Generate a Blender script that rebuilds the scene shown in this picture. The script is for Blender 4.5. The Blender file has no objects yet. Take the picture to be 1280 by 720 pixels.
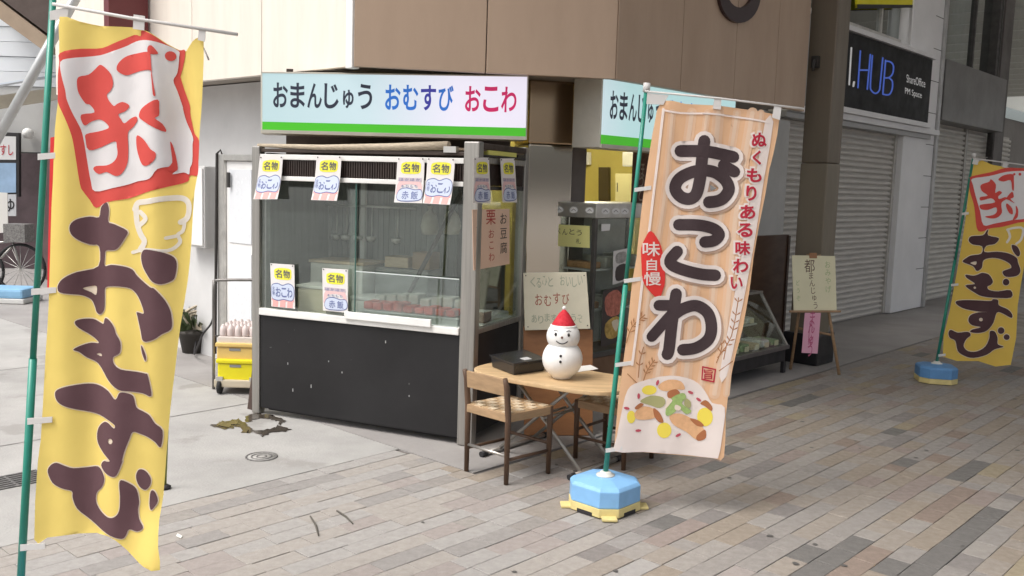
import bpy, bmesh, math, random
import numpy as np
from mathutils import Vector, Matrix
from mathutils.geometry import delaunay_2d_cdt
random.seed(7)
C = bpy.context.scene
# ------------------------------------------------------------------ camera
F, PITCH, ROLL, H = 1165.0, math.radians(6.45), math.radians(1.8), 1.55
cp, sp, cr, sr = math.cos(PITCH), math.sin(PITCH), math.cos(ROLL), math.sin(ROLL)
R = np.array([[cr, -sr, 0], [sr, cr, 0], [0, 0, 1]]) @ np.array([[1, 0, 0], [0, -sp, -cp], [0, cp, -sp]])
cam = bpy.data.cameras.new('camera'); co = bpy.data.objects.new('camera', cam)
C.collection.objects.link(co); C.camera = co
co.matrix_world = Matrix(((R[0][0], -R[1][0], -R[2][0], 0), (R[0][1], -R[1][1], -R[2][1], 0),
                          (R[0][2], -R[1][2], -R[2][2], H), (0, 0, 0, 1)))
cam.sensor_width = 36; cam.lens = F / 1280 * 36; cam.clip_end = 500; cam.clip_start = 0.05
# ------------------------------------------------------------------ world, sun, exposure
SUN_DIR = Vector((-0.72, -0.42, 1.35)).normalized()      # towards the sun
W = bpy.data.worlds.new('World'); C.world = W; W.use_nodes = True
wn = W.node_tree.nodes; wl = W.node_tree.links
sky = wn.new('ShaderNodeTexSky'); sky.sky_type = 'NISHITA'; sky.sun_disc = False
sky.sun_elevation = math.asin(SUN_DIR.z); sky.sun_rotation = math.atan2(SUN_DIR.x, SUN_DIR.y)
sky.air_density = 1.0; sky.dust_density = 6.0; sky.ozone_density = 0.6
bg = wn['Background']; bg.inputs[1].default_value = 0.13
hs = wn.new('ShaderNodeHueSaturation'); hs.inputs['Saturation'].default_value = 0.35   # overcast: whitish sky
wl.new(sky.outputs[0], hs.inputs['Color']); wl.new(hs.outputs[0], bg.inputs[0])
sl = bpy.data.lights.new('sun', 'SUN'); sl.energy = 1.15; sl.angle = math.radians(28); sl.color = (1, .965, .92)
so = bpy.data.objects.new('sun', sl); C.collection.objects.link(so)
so.rotation_euler = SUN_DIR.to_track_quat('Z', 'Y').to_euler()
C.view_settings.view_transform = 'Standard'; C.view_settings.look = 'None'
C.view_settings.exposure = 0.66; C.view_settings.gamma = 1.0
C.cycles.max_bounces = 8; C.cycles.transparent_max_bounces = 16
# ------------------------------------------------------------------ pixel / street frames
AZ = math.radians(42.4)
U = np.array([math.sin(AZ), math.cos(AZ), 0.0]); N = np.array([math.cos(AZ), -math.sin(AZ), 0.0])
ZV = np.array([0, 0, 1.0])
O0 = np.array([0, 0, H])
def ray(x, y): return R.T @ np.array([(x - 640) / F, (y - 360) / F, 1.0])
def gp(x, y, z=0.0):
    d = ray(x, y); return O0 + d * ((z - H) / d[2])
def at(x, y, Y):
    d = ray(x, y); return O0 + d * (Y / d[1])
def onp(x, y, P, n):
    d = ray(x, y); n = np.array(n, float); return O0 + d * (np.dot(np.array(P) - O0, n) / np.dot(d, n))
def onT(x, y, t): return onp(x, y, N * t, N)            # facade plane at street offset t
def onS(x, y, s): return onp(x, y, U * s, U)
def st(s, t, z=0.0): return U * s + N * t + ZV * z       # street frame
BA = math.radians(23.4)
BR = np.array([-0.277, 5.356, 0]); BD = np.array([-math.cos(BA), math.sin(BA), 0]); BS = np.array([math.sin(BA), math.cos(BA), 0])
def bp(a, b, z): return BR + BD * a + BS * b + ZV * z    # stall frame
def bfront(x, y, lift=0.0): return onp(x, y, BR - BS * lift, BS)
def bside(x, y, lift=0.0): return onp(x, y, BR - BD * lift, BD)
CH0 = np.array([-1.036, 5.93, 0]); CH1 = np.array([0.634, 6.181, 0])      # chamfer of the corner
CD = (CH1 - CH0) / np.linalg.norm(CH1 - CH0); CN = np.array([CD[1], -CD[0], 0])
def ch(a, b, z): return CH0 + CD * a - CN * b + ZV * z   # along the chamfer, b = into the building
def nrm(v): v = np.array(v, float); return v / np.linalg.norm(v)
# ------------------------------------------------------------------ materials
MATS = {}
def M(name, rgb, rough=.6, metal=0., noise=None, bump=None, spec=.5, emit=None, translucent=0., coat=0., scratch=None):
    if name in MATS: return MATS[name]
    m = bpy.data.materials.new(name); m.use_nodes = True; MATS[name] = m
    nt = m.node_tree; nd = nt.nodes; lk = nt.links; b = nd['Principled BSDF']
    b.inputs['Base Color'].default_value = (*rgb, 1); b.inputs['Roughness'].default_value = rough
    b.inputs['Metallic'].default_value = metal; b.inputs['Specular IOR Level'].default_value = spec
    b.inputs['Coat Weight'].default_value = coat
    geo = None
    if noise or bump or scratch: geo = nd.new('ShaderNodeNewGeometry')
    src = None
    if noise:
        sc, amt = noise[0], noise[1]
        n = nd.new('ShaderNodeTexNoise'); n.inputs['Scale'].default_value = sc; n.inputs['Detail'].default_value = 6
        n.inputs['Roughness'].default_value = .62
        if len(noise) > 2:
            mp = nd.new('ShaderNodeMapping'); mp.inputs['Scale'].default_value = noise[2]
            lk.new(geo.outputs['Position'], mp.inputs[0]); lk.new(mp.outputs[0], n.inputs['Vector'])
        else: lk.new(geo.outputs['Position'], n.inputs['Vector'])
        mr = nd.new('ShaderNodeMapRange'); mr.inputs[1].default_value = .28; mr.inputs[2].default_value = .72
        mr.inputs[3].default_value = 1 - amt; mr.inputs[4].default_value = 1 + amt
        lk.new(n.outputs[0], mr.inputs[0])
        mx = nd.new('ShaderNodeVectorMath'); mx.operation = 'SCALE'; mx.inputs[0].default_value = rgb
        lk.new(mr.outputs[0], mx.inputs['Scale']); lk.new(mx.outputs[0], b.inputs['Base Color'])
        r2 = nd.new('ShaderNodeMapRange'); r2.inputs[1].default_value = .3; r2.inputs[2].default_value = .7
        r2.inputs[3].default_value = min(1, rough * 1.2 + .02); r2.inputs[4].default_value = max(.02, rough * .8)
        lk.new(n.outputs[0], r2.inputs[0]); lk.new(r2.outputs[0], b.inputs['Roughness'])
        src = mx
    if scratch:                                          # pale scuffs with a shape of their own
        sc, lo, col = scratch
        n = nd.new('ShaderNodeTexNoise'); n.inputs['Scale'].default_value = sc; n.inputs['Detail'].default_value = 8
        lk.new(geo.outputs['Position'], n.inputs['Vector'])
        mr = nd.new('ShaderNodeMapRange'); mr.inputs[1].default_value = lo; mr.inputs[2].default_value = lo + .05
        lk.new(n.outputs[0], mr.inputs[0])
        mix = nd.new('ShaderNodeMix'); mix.data_type = 'RGBA'
        if src: lk.new(src.outputs[0], mix.inputs[6])
        else: mix.inputs[6].default_value = (*rgb, 1)
        mix.inputs[7].default_value = (*col, 1); lk.new(mr.outputs[0], mix.inputs[0])
        lk.new(mix.outputs[2], b.inputs['Base Color'])
    if bump:
        n = nd.new('ShaderNodeTexNoise'); n.inputs['Scale'].default_value = bump[0]; n.inputs['Detail'].default_value = 5
        lk.new(geo.outputs['Position'], n.inputs['Vector'])
        bu = nd.new('ShaderNodeBump'); bu.inputs['Strength'].default_value = bump[1]; bu.inputs['Distance'].default_value = .01
        lk.new(n.outputs[0], bu.inputs['Height']); lk.new(bu.outputs[0], b.inputs['Normal'])
    if emit:
        b.inputs['Emission Color'].default_value = (*emit[0], 1); b.inputs['Emission Strength'].default_value = emit[1]
    if translucent:
        tr = nd.new('ShaderNodeBsdfTranslucent'); tr.inputs[0].default_value = (*rgb, 1)
        ms = nd.new('ShaderNodeMixShader'); ms.inputs[0].default_value = translucent
        lk.new(b.outputs[0], ms.inputs[1]); lk.new(tr.outputs[0], ms.inputs[2])
        lk.new(ms.outputs[0], nd['Material Output'].inputs[0])
    return m
def glass(name, tint=(.93, .96, .95), refl=1.0, rough=.02):
    m = bpy.data.materials.new(name); m.use_nodes = True; nt = m.node_tree; nd = nt.nodes; lk = nt.links
    nd.remove(nd['Principled BSDF'])
    t = nd.new('ShaderNodeBsdfTransparent'); t.inputs[0].default_value = (*tint, 1)
    g = nd.new('ShaderNodeBsdfGlossy'); g.inputs['Roughness'].default_value = rough; g.inputs[0].default_value = (.95, 1, .98, 1)
    lw = nd.new('ShaderNodeLayerWeight'); lw.inputs[0].default_value = .5     # Schlick, the same from both faces of the pane
    pw = nd.new('ShaderNodeMath'); pw.operation = 'POWER'; pw.inputs[1].default_value = 5; lk.new(lw.outputs['Facing'], pw.inputs[0])
    ma = nd.new('ShaderNodeMath'); ma.operation = 'MULTIPLY_ADD'; ma.inputs[1].default_value = .96; ma.inputs[2].default_value = .04; lk.new(pw.outputs[0], ma.inputs[0])
    mu = nd.new('ShaderNodeMath'); mu.operation = 'MULTIPLY'; mu.inputs[1].default_value = refl; mu.use_clamp = True
    lk.new(ma.outputs[0], mu.inputs[0])
    x = nd.new('ShaderNodeMixShader'); lk.new(mu.outputs[0], x.inputs[0]); lk.new(t.outputs[0], x.inputs[1]); lk.new(g.outputs[0], x.inputs[2])
    lk.new(x.outputs[0], nd['Material Output'].inputs[0]); MATS[name] = m; return m
alu = M('aluminium', (.62, .61, .58), .38, .85, noise=(9, .18))
alu_old = M('worn_aluminium', (.40, .385, .36), .36, .85, noise=(60, .22, (1, 1, .03)))
steel = M('stainless', (.60, .555, .48), .13, 1.)
white_paint = M('white_paint', (.78, .78, .76), .45, noise=(5, .06))
white_rail = M('white_rail', (.76, .75, .72), .4, noise=(7, .1))
paper = M('paper', (.82, .80, .76), .8, translucent=.15)
black_panel = M('black_panel', (.018, .0175, .0185), .42, noise=(1.8, .35), spec=.3, scratch=(26, .735, (.13, .13, .13)))
dark_metal = M('dark_metal', (.035, .032, .03), .5, noise=(12, .3))
dark_brown = M('dark_brown_paint', (.045, .03, .022), .55, noise=(12, .3))
tan_panel = M('tan_panel', (.43, .315, .23), .5, noise=(2.6, .05, (2.0, 2.0, .5)), bump=(60, .03))
cream_panel = M('cream_panel', (.74, .68, .60), .5, noise=(3.2, .07, (2.5, 2.5, .35)), bump=(60, .03))
grey_wall = M('grey_wall', (.58, .58, .575), .7, noise=(1.6, .10), bump=(90, .08))
soffit_m = M('soffit', (.34, .30, .26), .7, noise=(3, .08))
clear = glass('clear_glass', (.87, .905, .885), 2.3)
guard_glass = glass('guard_glass', (.95, .97, .97), 2.0)
shop_glass = glass('shop_glass', (.92, .95, .94), 1.1)
dark_glass = glass('upper_window_glass', (.30, .34, .34), 3.2, .03)
# ------------------------------------------------------------------ mesh building
def V3(p): return Vector((float(p[0]), float(p[1]), float(p[2])))
class MB:
    def __init__(s): s.v = []; s.f = []; s.sm = []; s.mi = []
    def add(s, vs, fs, smooth=False, mi=0):
        o = len(s.v); s.v += [tuple(map(float, p)) for p in vs]; s.f += [tuple(i + o for i in f) for f in fs]
        s.sm += [smooth] * len(fs); s.mi += [mi] * len(fs); return s
    def hexa(s, p, mi=0):      # p[0..3] bottom ring, p[4..7] top ring
        c = sum(np.array(q, float) for q in p) / 8
        return s.add(p, [(3, 2, 1, 0), (4, 5, 6, 7), (0, 1, 5, 4), (1, 2, 6, 5), (2, 3, 7, 6), (3, 0, 4, 7)], False, mi)
    def box(s, fr, a0, a1, b0, b1, z0, z1, mi=0):
        return s.hexa([fr(a0, b0, z0), fr(a1, b0, z0), fr(a1, b1, z0), fr(a0, b1, z0),
                       fr(a0, b0, z1), fr(a1, b0, z1), fr(a1, b1, z1), fr(a0, b1, z1)], mi)
    def slab(s, q, th, n=None, mi=0):    # quad q given thickness th along -n (n = outward)
        q = [np.array(p, float) for p in q]
        if n is None:
            n = nrm(np.cross(q[1] - q[0], q[3] - q[0]))
            if np.dot(n, O0 - q[0]) < 0: n = -n
        d = np.array(n) * th
        return s.hexa([p - d for p in q] + q, mi)
    def ext(s, poly, d, mi=0):           # polygon extruded by d
        k = len(poly); poly = [np.array(p, float) for p in poly]; d = np.array(d, float)
        fs = [tuple(range(k)), tuple(range(2 * k - 1, k - 1, -1))]
        fs += [(i, k + i, k + (i + 1) % k, (i + 1) % k) for i in range(k)]
        return s.add(poly + [p + d for p in poly], fs, False, mi)
    def tube(s, pts, r, seg=10, mi=0, smooth=True):
        pts = [np.array(p, float) for p in pts]; k = len(pts)
        rr = list(r) if hasattr(r, '__len__') else [r] * k
        vs = []; prev = None
        for i, p in enumerate(pts):
            d = nrm(pts[min(i + 1, k - 1)] - pts[max(i - 1, 0)])
            if prev is None:
                h = np.array([0, 0, 1.]) if abs(d[2]) < .9 else np.array([1., 0, 0])
                x = nrm(np.cross(h, d))
            else: x = nrm(prev - d * np.dot(prev, d))
            prev = x; y = np.cross(d, x)
            for j in range(seg):
                a = 2 * math.pi * j / seg; vs.append(p + (x * math.cos(a) + y * math.sin(a)) * rr[i])
        fs = [(i * seg + j, i * seg + (j + 1) % seg, (i + 1) * seg + (j + 1) % seg, (i + 1) * seg + j) for i in range(k - 1) for j in range(seg)]
        s.add(vs, fs, smooth, mi)
        o = len(s.v) - len(vs)
        s.f += [tuple(o + j for j in range(seg))[::-1], tuple(o + (k - 1) * seg + j for j in range(seg))]; s.sm += [False] * 2; s.mi += [mi] * 2
        return s
    def lathe(s, c, prof, seg=24, axis=None, mi=0, smooth=True):
        c = np.array(c, float); z = nrm(axis) if axis is not None else ZV
        h = np.array([1., 0, 0]) if abs(z[0]) < .9 else np.array([0, 1., 0])
        x = nrm(h - z * np.dot(h, z)); y = np.cross(z, x); vs = []
        for r, t in prof:
            for j in range(seg):
                a = 2 * math.pi * j / seg; vs.append(c + z * t + (x * math.cos(a) + y * math.sin(a)) * max(r, 1e-4))
        k = len(prof)
        fs = [(i * seg + j, i * seg + (j + 1) % seg, (i + 1) * seg + (j + 1) % seg, (i + 1) * seg + j) for i in range(k - 1) for j in range(seg)]
        fs += [tuple(range(seg))[::-1], tuple((k - 1) * seg + j for j in range(seg))]
        return s.add(vs, fs, smooth, mi)
    def ball(s, c, r, seg=20, sc=(1, 1, 1)):
        c = np.array(c, float); k = seg // 2; vs = []
        for i in range(k + 1):
            th = math.pi * i / k
            for j in range(seg):
                a = 2 * math.pi * j / seg
                vs.append(c + r * np.array([sc[0] * max(math.sin(th), 1e-3) * math.cos(a), sc[1] * max(math.sin(th), 1e-3) * math.sin(a), -sc[2] * math.cos(th)]))
        return s.add(vs, [(i * seg + j, i * seg + (j + 1) % seg, (i + 1) * seg + (j + 1) % seg, (i + 1) * seg + j) for i in range(k) for j in range(seg)], True)
    def mesh(s, name, mats, base=(0, 0, 0), bevel=0):
        me = bpy.data.meshes.new(name); b = np.array(base, float)
        me.from_pydata([tuple(np.array(p) - b) for p in s.v], [], s.f)
        for m in (mats if isinstance(mats, (list, tuple)) else [mats]): me.materials.append(m)
        me.polygons.foreach_set('use_smooth', s.sm); me.polygons.foreach_set('material_index', s.mi)
        bm = bmesh.new(); bm.from_mesh(me)
        bmesh.ops.recalc_face_normals(bm, faces=bm.faces)
        if bevel:
            es = [e for e in bm.edges if len(e.link_faces) == 2 and e.calc_face_angle(0) > .6]
            bmesh.ops.bevel(bm, geom=es, offset=bevel, segments=2, affect='EDGES', profile=.6, clamp_overlap=True)
        bm.to_mesh(me); bm.free(); me.update(); return me
def link(o): C.collection.objects.link(o); return o
def tag(o, label=None, cat=None, group=None, kind=None):
    for k, v in (('label', label), ('category', cat), ('group', group), ('kind', kind)):
        if v: o[k] = v
    return o
class T:                                    # a thing: Empty at its base and its parts
    def __init__(s, name, label, cat, base, group=None):
        s.base = np.array(base, float); s.o = link(bpy.data.objects.new(name, None)); s.o.location = tuple(s.base)
        s.o.empty_display_size = .1; tag(s.o, label, cat, group)
    def part(s, name, mb, mat, parent=None, label=None, bevel=0, kind=None):
        o = link(bpy.data.objects.new(name, mb.mesh(name, mat, s.base, bevel))); o.parent = parent or s.o
        return tag(o, label, None, None, kind)
def single(name, mb, mat, label, cat, base, group=None, bevel=0):
    o = link(bpy.data.objects.new(name, mb.mesh(name, mat, base, bevel))); o.location = tuple(map(float, base))
    return tag(o, label, cat, group)
def struct(name, mb, mat, bevel=0):
    o = link(bpy.data.objects.new(name, mb.mesh(name, mat, (0, 0, 0), bevel))); return tag(o, kind='structure')
# ------------------------------------------------------------------ flat print: outlines, strokes, type
def zz(ox, oy, s, pts): return [(ox + x / s, oy + y / s) for x, y in pts]
def smooth(p, n=3, closed=True):
    p = np.array(p, float); k = len(p); out = []
    for i in range(k if closed else k - 1):
        q = [p[(i + j) % k] if closed else p[min(max(i + j, 0), k - 1)] for j in (-1, 0, 1, 2)]
        for t in np.arange(n) / n:
            out.append(.5 * (2 * q[1] + (q[2] - q[0]) * t + (2 * q[0] - 5 * q[1] + 4 * q[2] - q[3]) * t * t + (3 * q[1] - q[0] - 3 * q[2] + q[3]) * t ** 3))
    if not closed: out.append(p[-1])
    return [tuple(x) for x in out]
def stroke(pts, w, sm=4):
    pts = smooth(pts, sm, False) if sm > 1 and len(pts) > 2 else pts
    out = []
    for a, b in zip(pts, pts[1:]):
        a = np.array(a, float); b = np.array(b, float); an = math.atan2(b[1] - a[1], b[0] - a[0]); q = []
        for c, st0 in ((b, an - math.pi / 2), (a, an + math.pi / 2)):
            for j in range(7): q.append(tuple(c + w / 2 * np.array([math.cos(st0 + math.pi * j / 6), math.sin(st0 + math.pi * j / 6)])))
        out.append(q)
    return out
def circ(x, y, r, k=14, ry=None): return [(x + r * math.cos(2 * math.pi * i / k), y + (ry or r) * math.sin(2 * math.pi * i / k)) for i in range(k)]
def grow(p, r):
    p = np.array(p, float); A = .5 * np.sum(p[:, 0] * np.roll(p[:, 1], -1) - np.roll(p[:, 0], -1) * p[:, 1])
    d = np.roll(p, -1, 0) - np.roll(p, 1, 0); d /= (np.linalg.norm(d, axis=1)[:, None] + 1e-9)
    nn = np.stack([d[:, 1], -d[:, 0]], 1) * (1 if A > 0 else -1)
    return [tuple(x) for x in p + nn * r]
def wind(P, poly): return windn(P, poly) != 0
def windn(P, poly):
    poly = np.array(poly, float); w = np.zeros(len(P), int); x, y = P[:, 0], P[:, 1]
    for (x0, y0), (x1, y1) in zip(poly, np.roll(poly, -1, 0)):
        if y0 == y1: continue
        l = (x1 - x0) * (y - y0) - (x - x0) * (y1 - y0)
        w += ((y0 <= y) & (y1 > y) & (l > 0)).astype(int); w -= ((y0 > y) & (y1 <= y) & (l < 0)).astype(int)
    return w
def fill(polys, holes=(), grid=None):       # union of outlines minus holes -> triangles
    vs = []; es = []
    for p in list(polys) + list(holes):
        o = len(vs); vs += [Vector((float(a[0]), float(a[1]))) for a in p]; es += [(o + i, o + (i + 1) % len(p)) for i in range(len(p))]
    if grid:
        xs = [v.x for v in vs]; ys = [v.y for v in vs]
        gx = np.arange(math.floor(min(xs) / grid) * grid, max(xs), grid); gy = np.arange(math.floor(min(ys) / grid) * grid, max(ys), grid)
        G = np.array([(a + .37, b + .21) for a in gx for b in gy])
        if len(G):
            ins = np.zeros(len(G), bool)
            for p in polys: ins |= wind(G, p)
            vs += [Vector((a, b)) for a, b in G[ins]]
    r = delaunay_2d_cdt(vs, es, [], 0, 1e-5)
    ov = np.array([(v.x, v.y) for v in r[0]]); tf = [f for f in r[2] if len(f) == 3]
    if not tf: return ov, []
    cen = ov[np.array(tf)].mean(1); keep = np.zeros(len(tf), bool)
    for p in polys: keep |= wind(cen, p)
    for h in holes: keep &= ~wind(cen, h)
    return ov, [f for f, k in zip(tf, keep) if k]
def printed(mb, polys, fmap, lift, holes=(), grid=None, mi=0):
    v, f = fill(polys, holes, grid)
    return mb.add([fmap(x, y, lift) for x, y in v], f, True, mi)
_fc = bpy.data.curves.new('type', 'FONT'); _fo = bpy.data.objects.new('type', _fc); C.collection.objects.link(_fo)
_fc.size = 1.0; GL = {}
def glyph(ch_, bold=0.0):
    k = (ch_, bold)
    if k in GL: return GL[k]
    _fc.body = ch_; bpy.context.view_layer.update()
    ev = _fo.evaluated_get(bpy.context.evaluated_depsgraph_get()); me = ev.to_mesh()
    v = [(round(p.co.x, 5), round(p.co.y, 5)) for p in me.vertices]; f = [tuple(p.vertices) for p in me.polygons]
    ev.to_mesh_clear()
    if not bold or not f:
        GL[k] = (np.array(v).reshape(-1, 2), f); return GL[k]
    # outline loops of the letter, each moved outwards by the stroke weight, filled by winding number
    tris = []
    for t_ in f:
        p = [v[i] for i in t_]; A = sum(p[i][0] * p[(i + 1) % len(p)][1] - p[(i + 1) % len(p)][0] * p[i][1] for i in range(len(p)))
        if abs(A) > 1e-12: tris.append(p if A > 0 else p[::-1])
    E = set()
    for p in tris:
        for a, b in zip(p, p[1:] + p[:1]):
            if (b, a) in E: E.discard((b, a))
            else: E.add((a, b))
    nx = {}
    for a, b in E: nx.setdefault(a, []).append(b)
    loops = []
    while nx:
        a = next(iter(nx)); lp = [a]
        while True:
            c_ = nx[lp[-1]].pop()
            if not nx[lp[-1]]: del nx[lp[-1]]
            if c_ == a or c_ not in nx: break
            lp.append(c_)
        if len(lp) > 2: loops.append(lp)
    G = []
    for lp in loops:
        p = np.array(lp); e = np.roll(p, -1, 0) - p; p = p[np.linalg.norm(e, axis=1) > 1e-4]
        if len(p) < 3: continue
        e = np.roll(p, -1, 0) - p; e /= np.linalg.norm(e, axis=1)[:, None]; n1_ = np.stack([e[:, 1], -e[:, 0]], 1); n0_ = np.roll(n1_, 1, 0)
        m_ = n0_ + n1_; l2 = np.maximum((m_ ** 2).sum(1), .8); G.append(p + m_ * (2 * bold / l2)[:, None])
    vs = []; es = []
    for p in G:
        o = len(vs); vs += [Vector((float(a), float(b))) for a, b in p]; es += [(o + i, o + (i + 1) % len(p)) for i in range(len(p))]
    r = delaunay_2d_cdt(vs, es, [], 0, 1e-6)
    ov = np.array([(q.x, q.y) for q in r[0]]); tf = [t_ for t_ in r[2] if len(t_) == 3]; cen = ov[np.array(tf)].mean(1); w = np.zeros(len(tf), int)
    for p in G: w += windn(cen, p)
    GL[k] = (ov, [t_ for t_, q in zip(tf, w) if q > 0]); return GL[k]
def put(mb, text, fmap, cx, cy, w, h, lift, bold=0., mi=0, shear=0.):
    """type fitted into the box centred on (cx, cy), y down, mapped by fmap(x, y, lift)"""
    v, f = glyph(text, bold)
    if not len(v): return mb
    lo, hi = v.min(0), v.max(0); d = np.maximum(hi - lo, 1e-6); c = (lo + hi) / 2
    q = (v - c) / d
    return mb.add([fmap(cx + a * w + shear * b * h, cy - b * h, lift) for a, b in q], f, False, mi)
def column(mb, text, fmap, cx, y0, size, pitch, lift, bold=0., mi=0, dx=0.):
    for i, c_ in enumerate(text):
        v, f = glyph(c_, bold)
        if not len(v): continue
        d = v.max(0) - v.min(0); k = .92
        put(mb, c_, fmap, cx + dx * i, y0 + pitch * i, size * min(1, d[0] / k), size * min(1, d[1] / k), lift, bold, mi)
    return mb
def quadmap(q, n=None):                      # unit square (x right, y down) on a planar quad tl, tr, br, bl
    q = [np.array(p, float) for p in q]
    n = nrm(np.cross(q[3] - q[0], q[1] - q[0])) if n is None else np.array(n)
    if np.dot(n, O0 - q[0]) < 0: n = -n
    def f(x, y, l): return (q[0] * (1 - x) + q[1] * x) * (1 - y) + (q[3] * (1 - x) + q[2] * x) * y + n * l
    f.n = n; return f
print_black = M('print_black', (.02, .018, .02), .6)
print_grey = M('print_grey', (.25, .25, .25), .6)
# ================================================================== THE GROUND
concrete = M('concrete', (.35, .342, .328), .85, noise=(1.7, .17), bump=(70, .3), scratch=(2.3, .60, (.285, .275, .26)))
apron_m = M('apron_concrete', (.29, .275, .265), .85, noise=(1.7, .14), bump=(70, .25))
grout = M('grout', (.145, .13, .12), .95, noise=(30, .2))
struct('ground', MB().add([(-120, -60, -.03), (160, -60, -.03), (160, 200, -.03), (-120, 200, -.03)], [(0, 1, 2, 3)]), apron_m)
def stsheet(poly, z): return [st(a, b, z) for a, b in poly]
g = MB(); g.ext(stsheet([(-30, -60), (3.455, -60), (3.455, -4.0), (-30, -4.0)], 0), (0, 0, -.025)); struct('road', g, concrete)
g = MB(); g.ext(stsheet([(3.461, -60), (60, -60), (60, -3.40), (3.461, -3.40)], 0), (0, 0, -.025)); struct('walkway', g, apron_m)
far_pave = M('far_paving', (.235, .21, .185), .8, noise=(4, .22), bump=(40, .2))
g = MB(); g.ext(stsheet([(10.5, -3.395), (60, -3.395), (60, 14), (10.5, 14)], 0), (0, 0, -.025))
g.ext(stsheet([(-20, -3.995), (.6, -3.995), (.6, 14), (-20, 14)], 0), (0, 0, -.025))
g.ext(stsheet([(.605, 1.9), (10.495, 1.9), (10.495, 14), (.605, 14)], 0), (0, 0, -.025)); struct('far_pavement', g, far_pave)
g = MB(); g.ext(stsheet([(.605, -3.995), (3.458, -3.995), (3.458, -3.395), (10.495, -3.395), (10.495, 1.895), (.605, 1.895)], -.008), (0, 0, -.015))
pav = struct('pavement', g, grout)
STONES = [M('stone_' + k, tuple(.74 * (.62 * a + .38 * b) for a, b in zip(c, (.345, .310, .275))), .74, noise=(24, .12), bump=(120, .25)) for k, c in (
    ('pale', (.40, .375, .35)), ('grey', (.345, .325, .31)), ('tan', (.36, .295, .225)), ('rose', (.34, .265, .24)),
    ('warm', (.385, .335, .285)), ('slate', (.10, .107, .112)), ('ochre', (.41, .335, .20)), ('brown', (.285, .20, .155)), ('ash', (.235, .22, .22)))]
STONES += [M('glare_stone_' + k, c, .74, noise=(24, .10), bump=(120, .25)) for k, c in (('grey', (.318, .303, .288)), ('cream', (.318, .293, .268)), ('rose', (.295, .262, .245)), ('dull', (.262, .247, .235)))]  # lighter stones with the street-end glare painted into their colour
PITCH_T = .1043
pavers = []
rr = random.Random(11)
k0 = int(math.floor((-4.0) / PITCH_T))
t = -3.995; row = 0
while t < 1.85:
    s0 = .61 if True else 0
    smax = 3.452 if t < -3.40 else 10.49
    s = s0 - rr.random() * .2; prevm = 1
    while s < smax:
        L = rr.choice([.12, .2, .2, .2, .2, .3])
        a0, a1 = max(s, s0), min(s + L, smax)
        x = rr.random()
        if x < .25: mi = prevm
        else:
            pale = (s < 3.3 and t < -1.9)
            wts = (8, 7, .8, .6, 5, .0, .05, .0, .15) if pale else (5, 6.5, 4.5, 2.2, 6, .8, .6, .9, 1.3)  # paler mix on the side washed out by glare
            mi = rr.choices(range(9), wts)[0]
            blend = (3.35 - s) / 1.0 + (-2.4 - t) / 1.3 * .6          # glare at the open street end, put into the stone colour
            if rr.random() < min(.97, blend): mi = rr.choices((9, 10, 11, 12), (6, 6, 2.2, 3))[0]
        prevm = mi
        if a1 - a0 > .05: pavers.append((a0, a1, t, mi))
        s += L
    t += PITCH_T
def dist(p):
    c_ = st((p[0] + p[1]) / 2, p[2] + PITCH_T / 2); d = R @ (c_ - O0)
    if d[2] <= .2: return 1e6
    x, y = 640 + F * d[0] / d[2], 360 + F * d[1] / d[2]
    return d[2] if -20 < x < 1300 and y < 740 else 1e5 + d[2]
# known dark stones of the photograph
for (sa, sb, tt, mi) in ((3.80, 5.02, -1.25, 5), (3.46, 3.99, -1.58, 5), (5.37, 5.90, -1.5, 5), (3.08, 3.24, -2.31, 8), (4.66, 4.85, -2.43, 8)):
    for i, p in enumerate(pavers):
        if p[2] < tt <= p[2] + PITCH_T and p[1] > sa + .05 and p[0] < sb - .05: pavers[i] = (p[0], p[1], p[2], mi)
pavers.sort(key=dist)
def paver_mb(L, w, h=.014):
    e = .0018; m_ = MB()
    m_.add([(-L, -w, -h), (L, -w, -h), (L, w, -h), (-L, w, -h), (-L, -w, -e), (L, -w, -e), (L, w, -e), (-L, w, -e),
            (-L + e, -w + e, 0), (L - e, -w + e, 0), (L - e, w - e, 0), (-L + e, w - e, 0)],
           [(0, 1, 5, 4), (1, 2, 6, 5), (2, 3, 7, 6), (3, 0, 4, 7), (4, 5, 9, 8), (5, 6, 10, 9), (6, 7, 11, 10), (7, 4, 8, 11), (8, 9, 10, 11)])
    return m_
pm = {}
rest = MB(); ROTZ = math.atan2(U[1], U[0])
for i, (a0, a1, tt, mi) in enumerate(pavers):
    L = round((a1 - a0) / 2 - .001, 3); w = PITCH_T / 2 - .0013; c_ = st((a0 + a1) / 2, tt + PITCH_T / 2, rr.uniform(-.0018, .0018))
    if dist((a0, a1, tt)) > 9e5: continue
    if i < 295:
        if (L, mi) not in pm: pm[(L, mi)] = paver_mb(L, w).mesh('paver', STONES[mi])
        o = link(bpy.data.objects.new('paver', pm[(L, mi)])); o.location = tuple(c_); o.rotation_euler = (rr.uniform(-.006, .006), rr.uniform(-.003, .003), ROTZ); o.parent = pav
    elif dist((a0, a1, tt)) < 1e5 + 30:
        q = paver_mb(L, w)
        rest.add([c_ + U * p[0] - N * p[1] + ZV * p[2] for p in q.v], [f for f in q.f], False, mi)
o = link(bpy.data.objects.new('paver', rest.mesh('paver', STONES))); o.parent = pav; o['kind'] = 'stuff'
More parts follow.
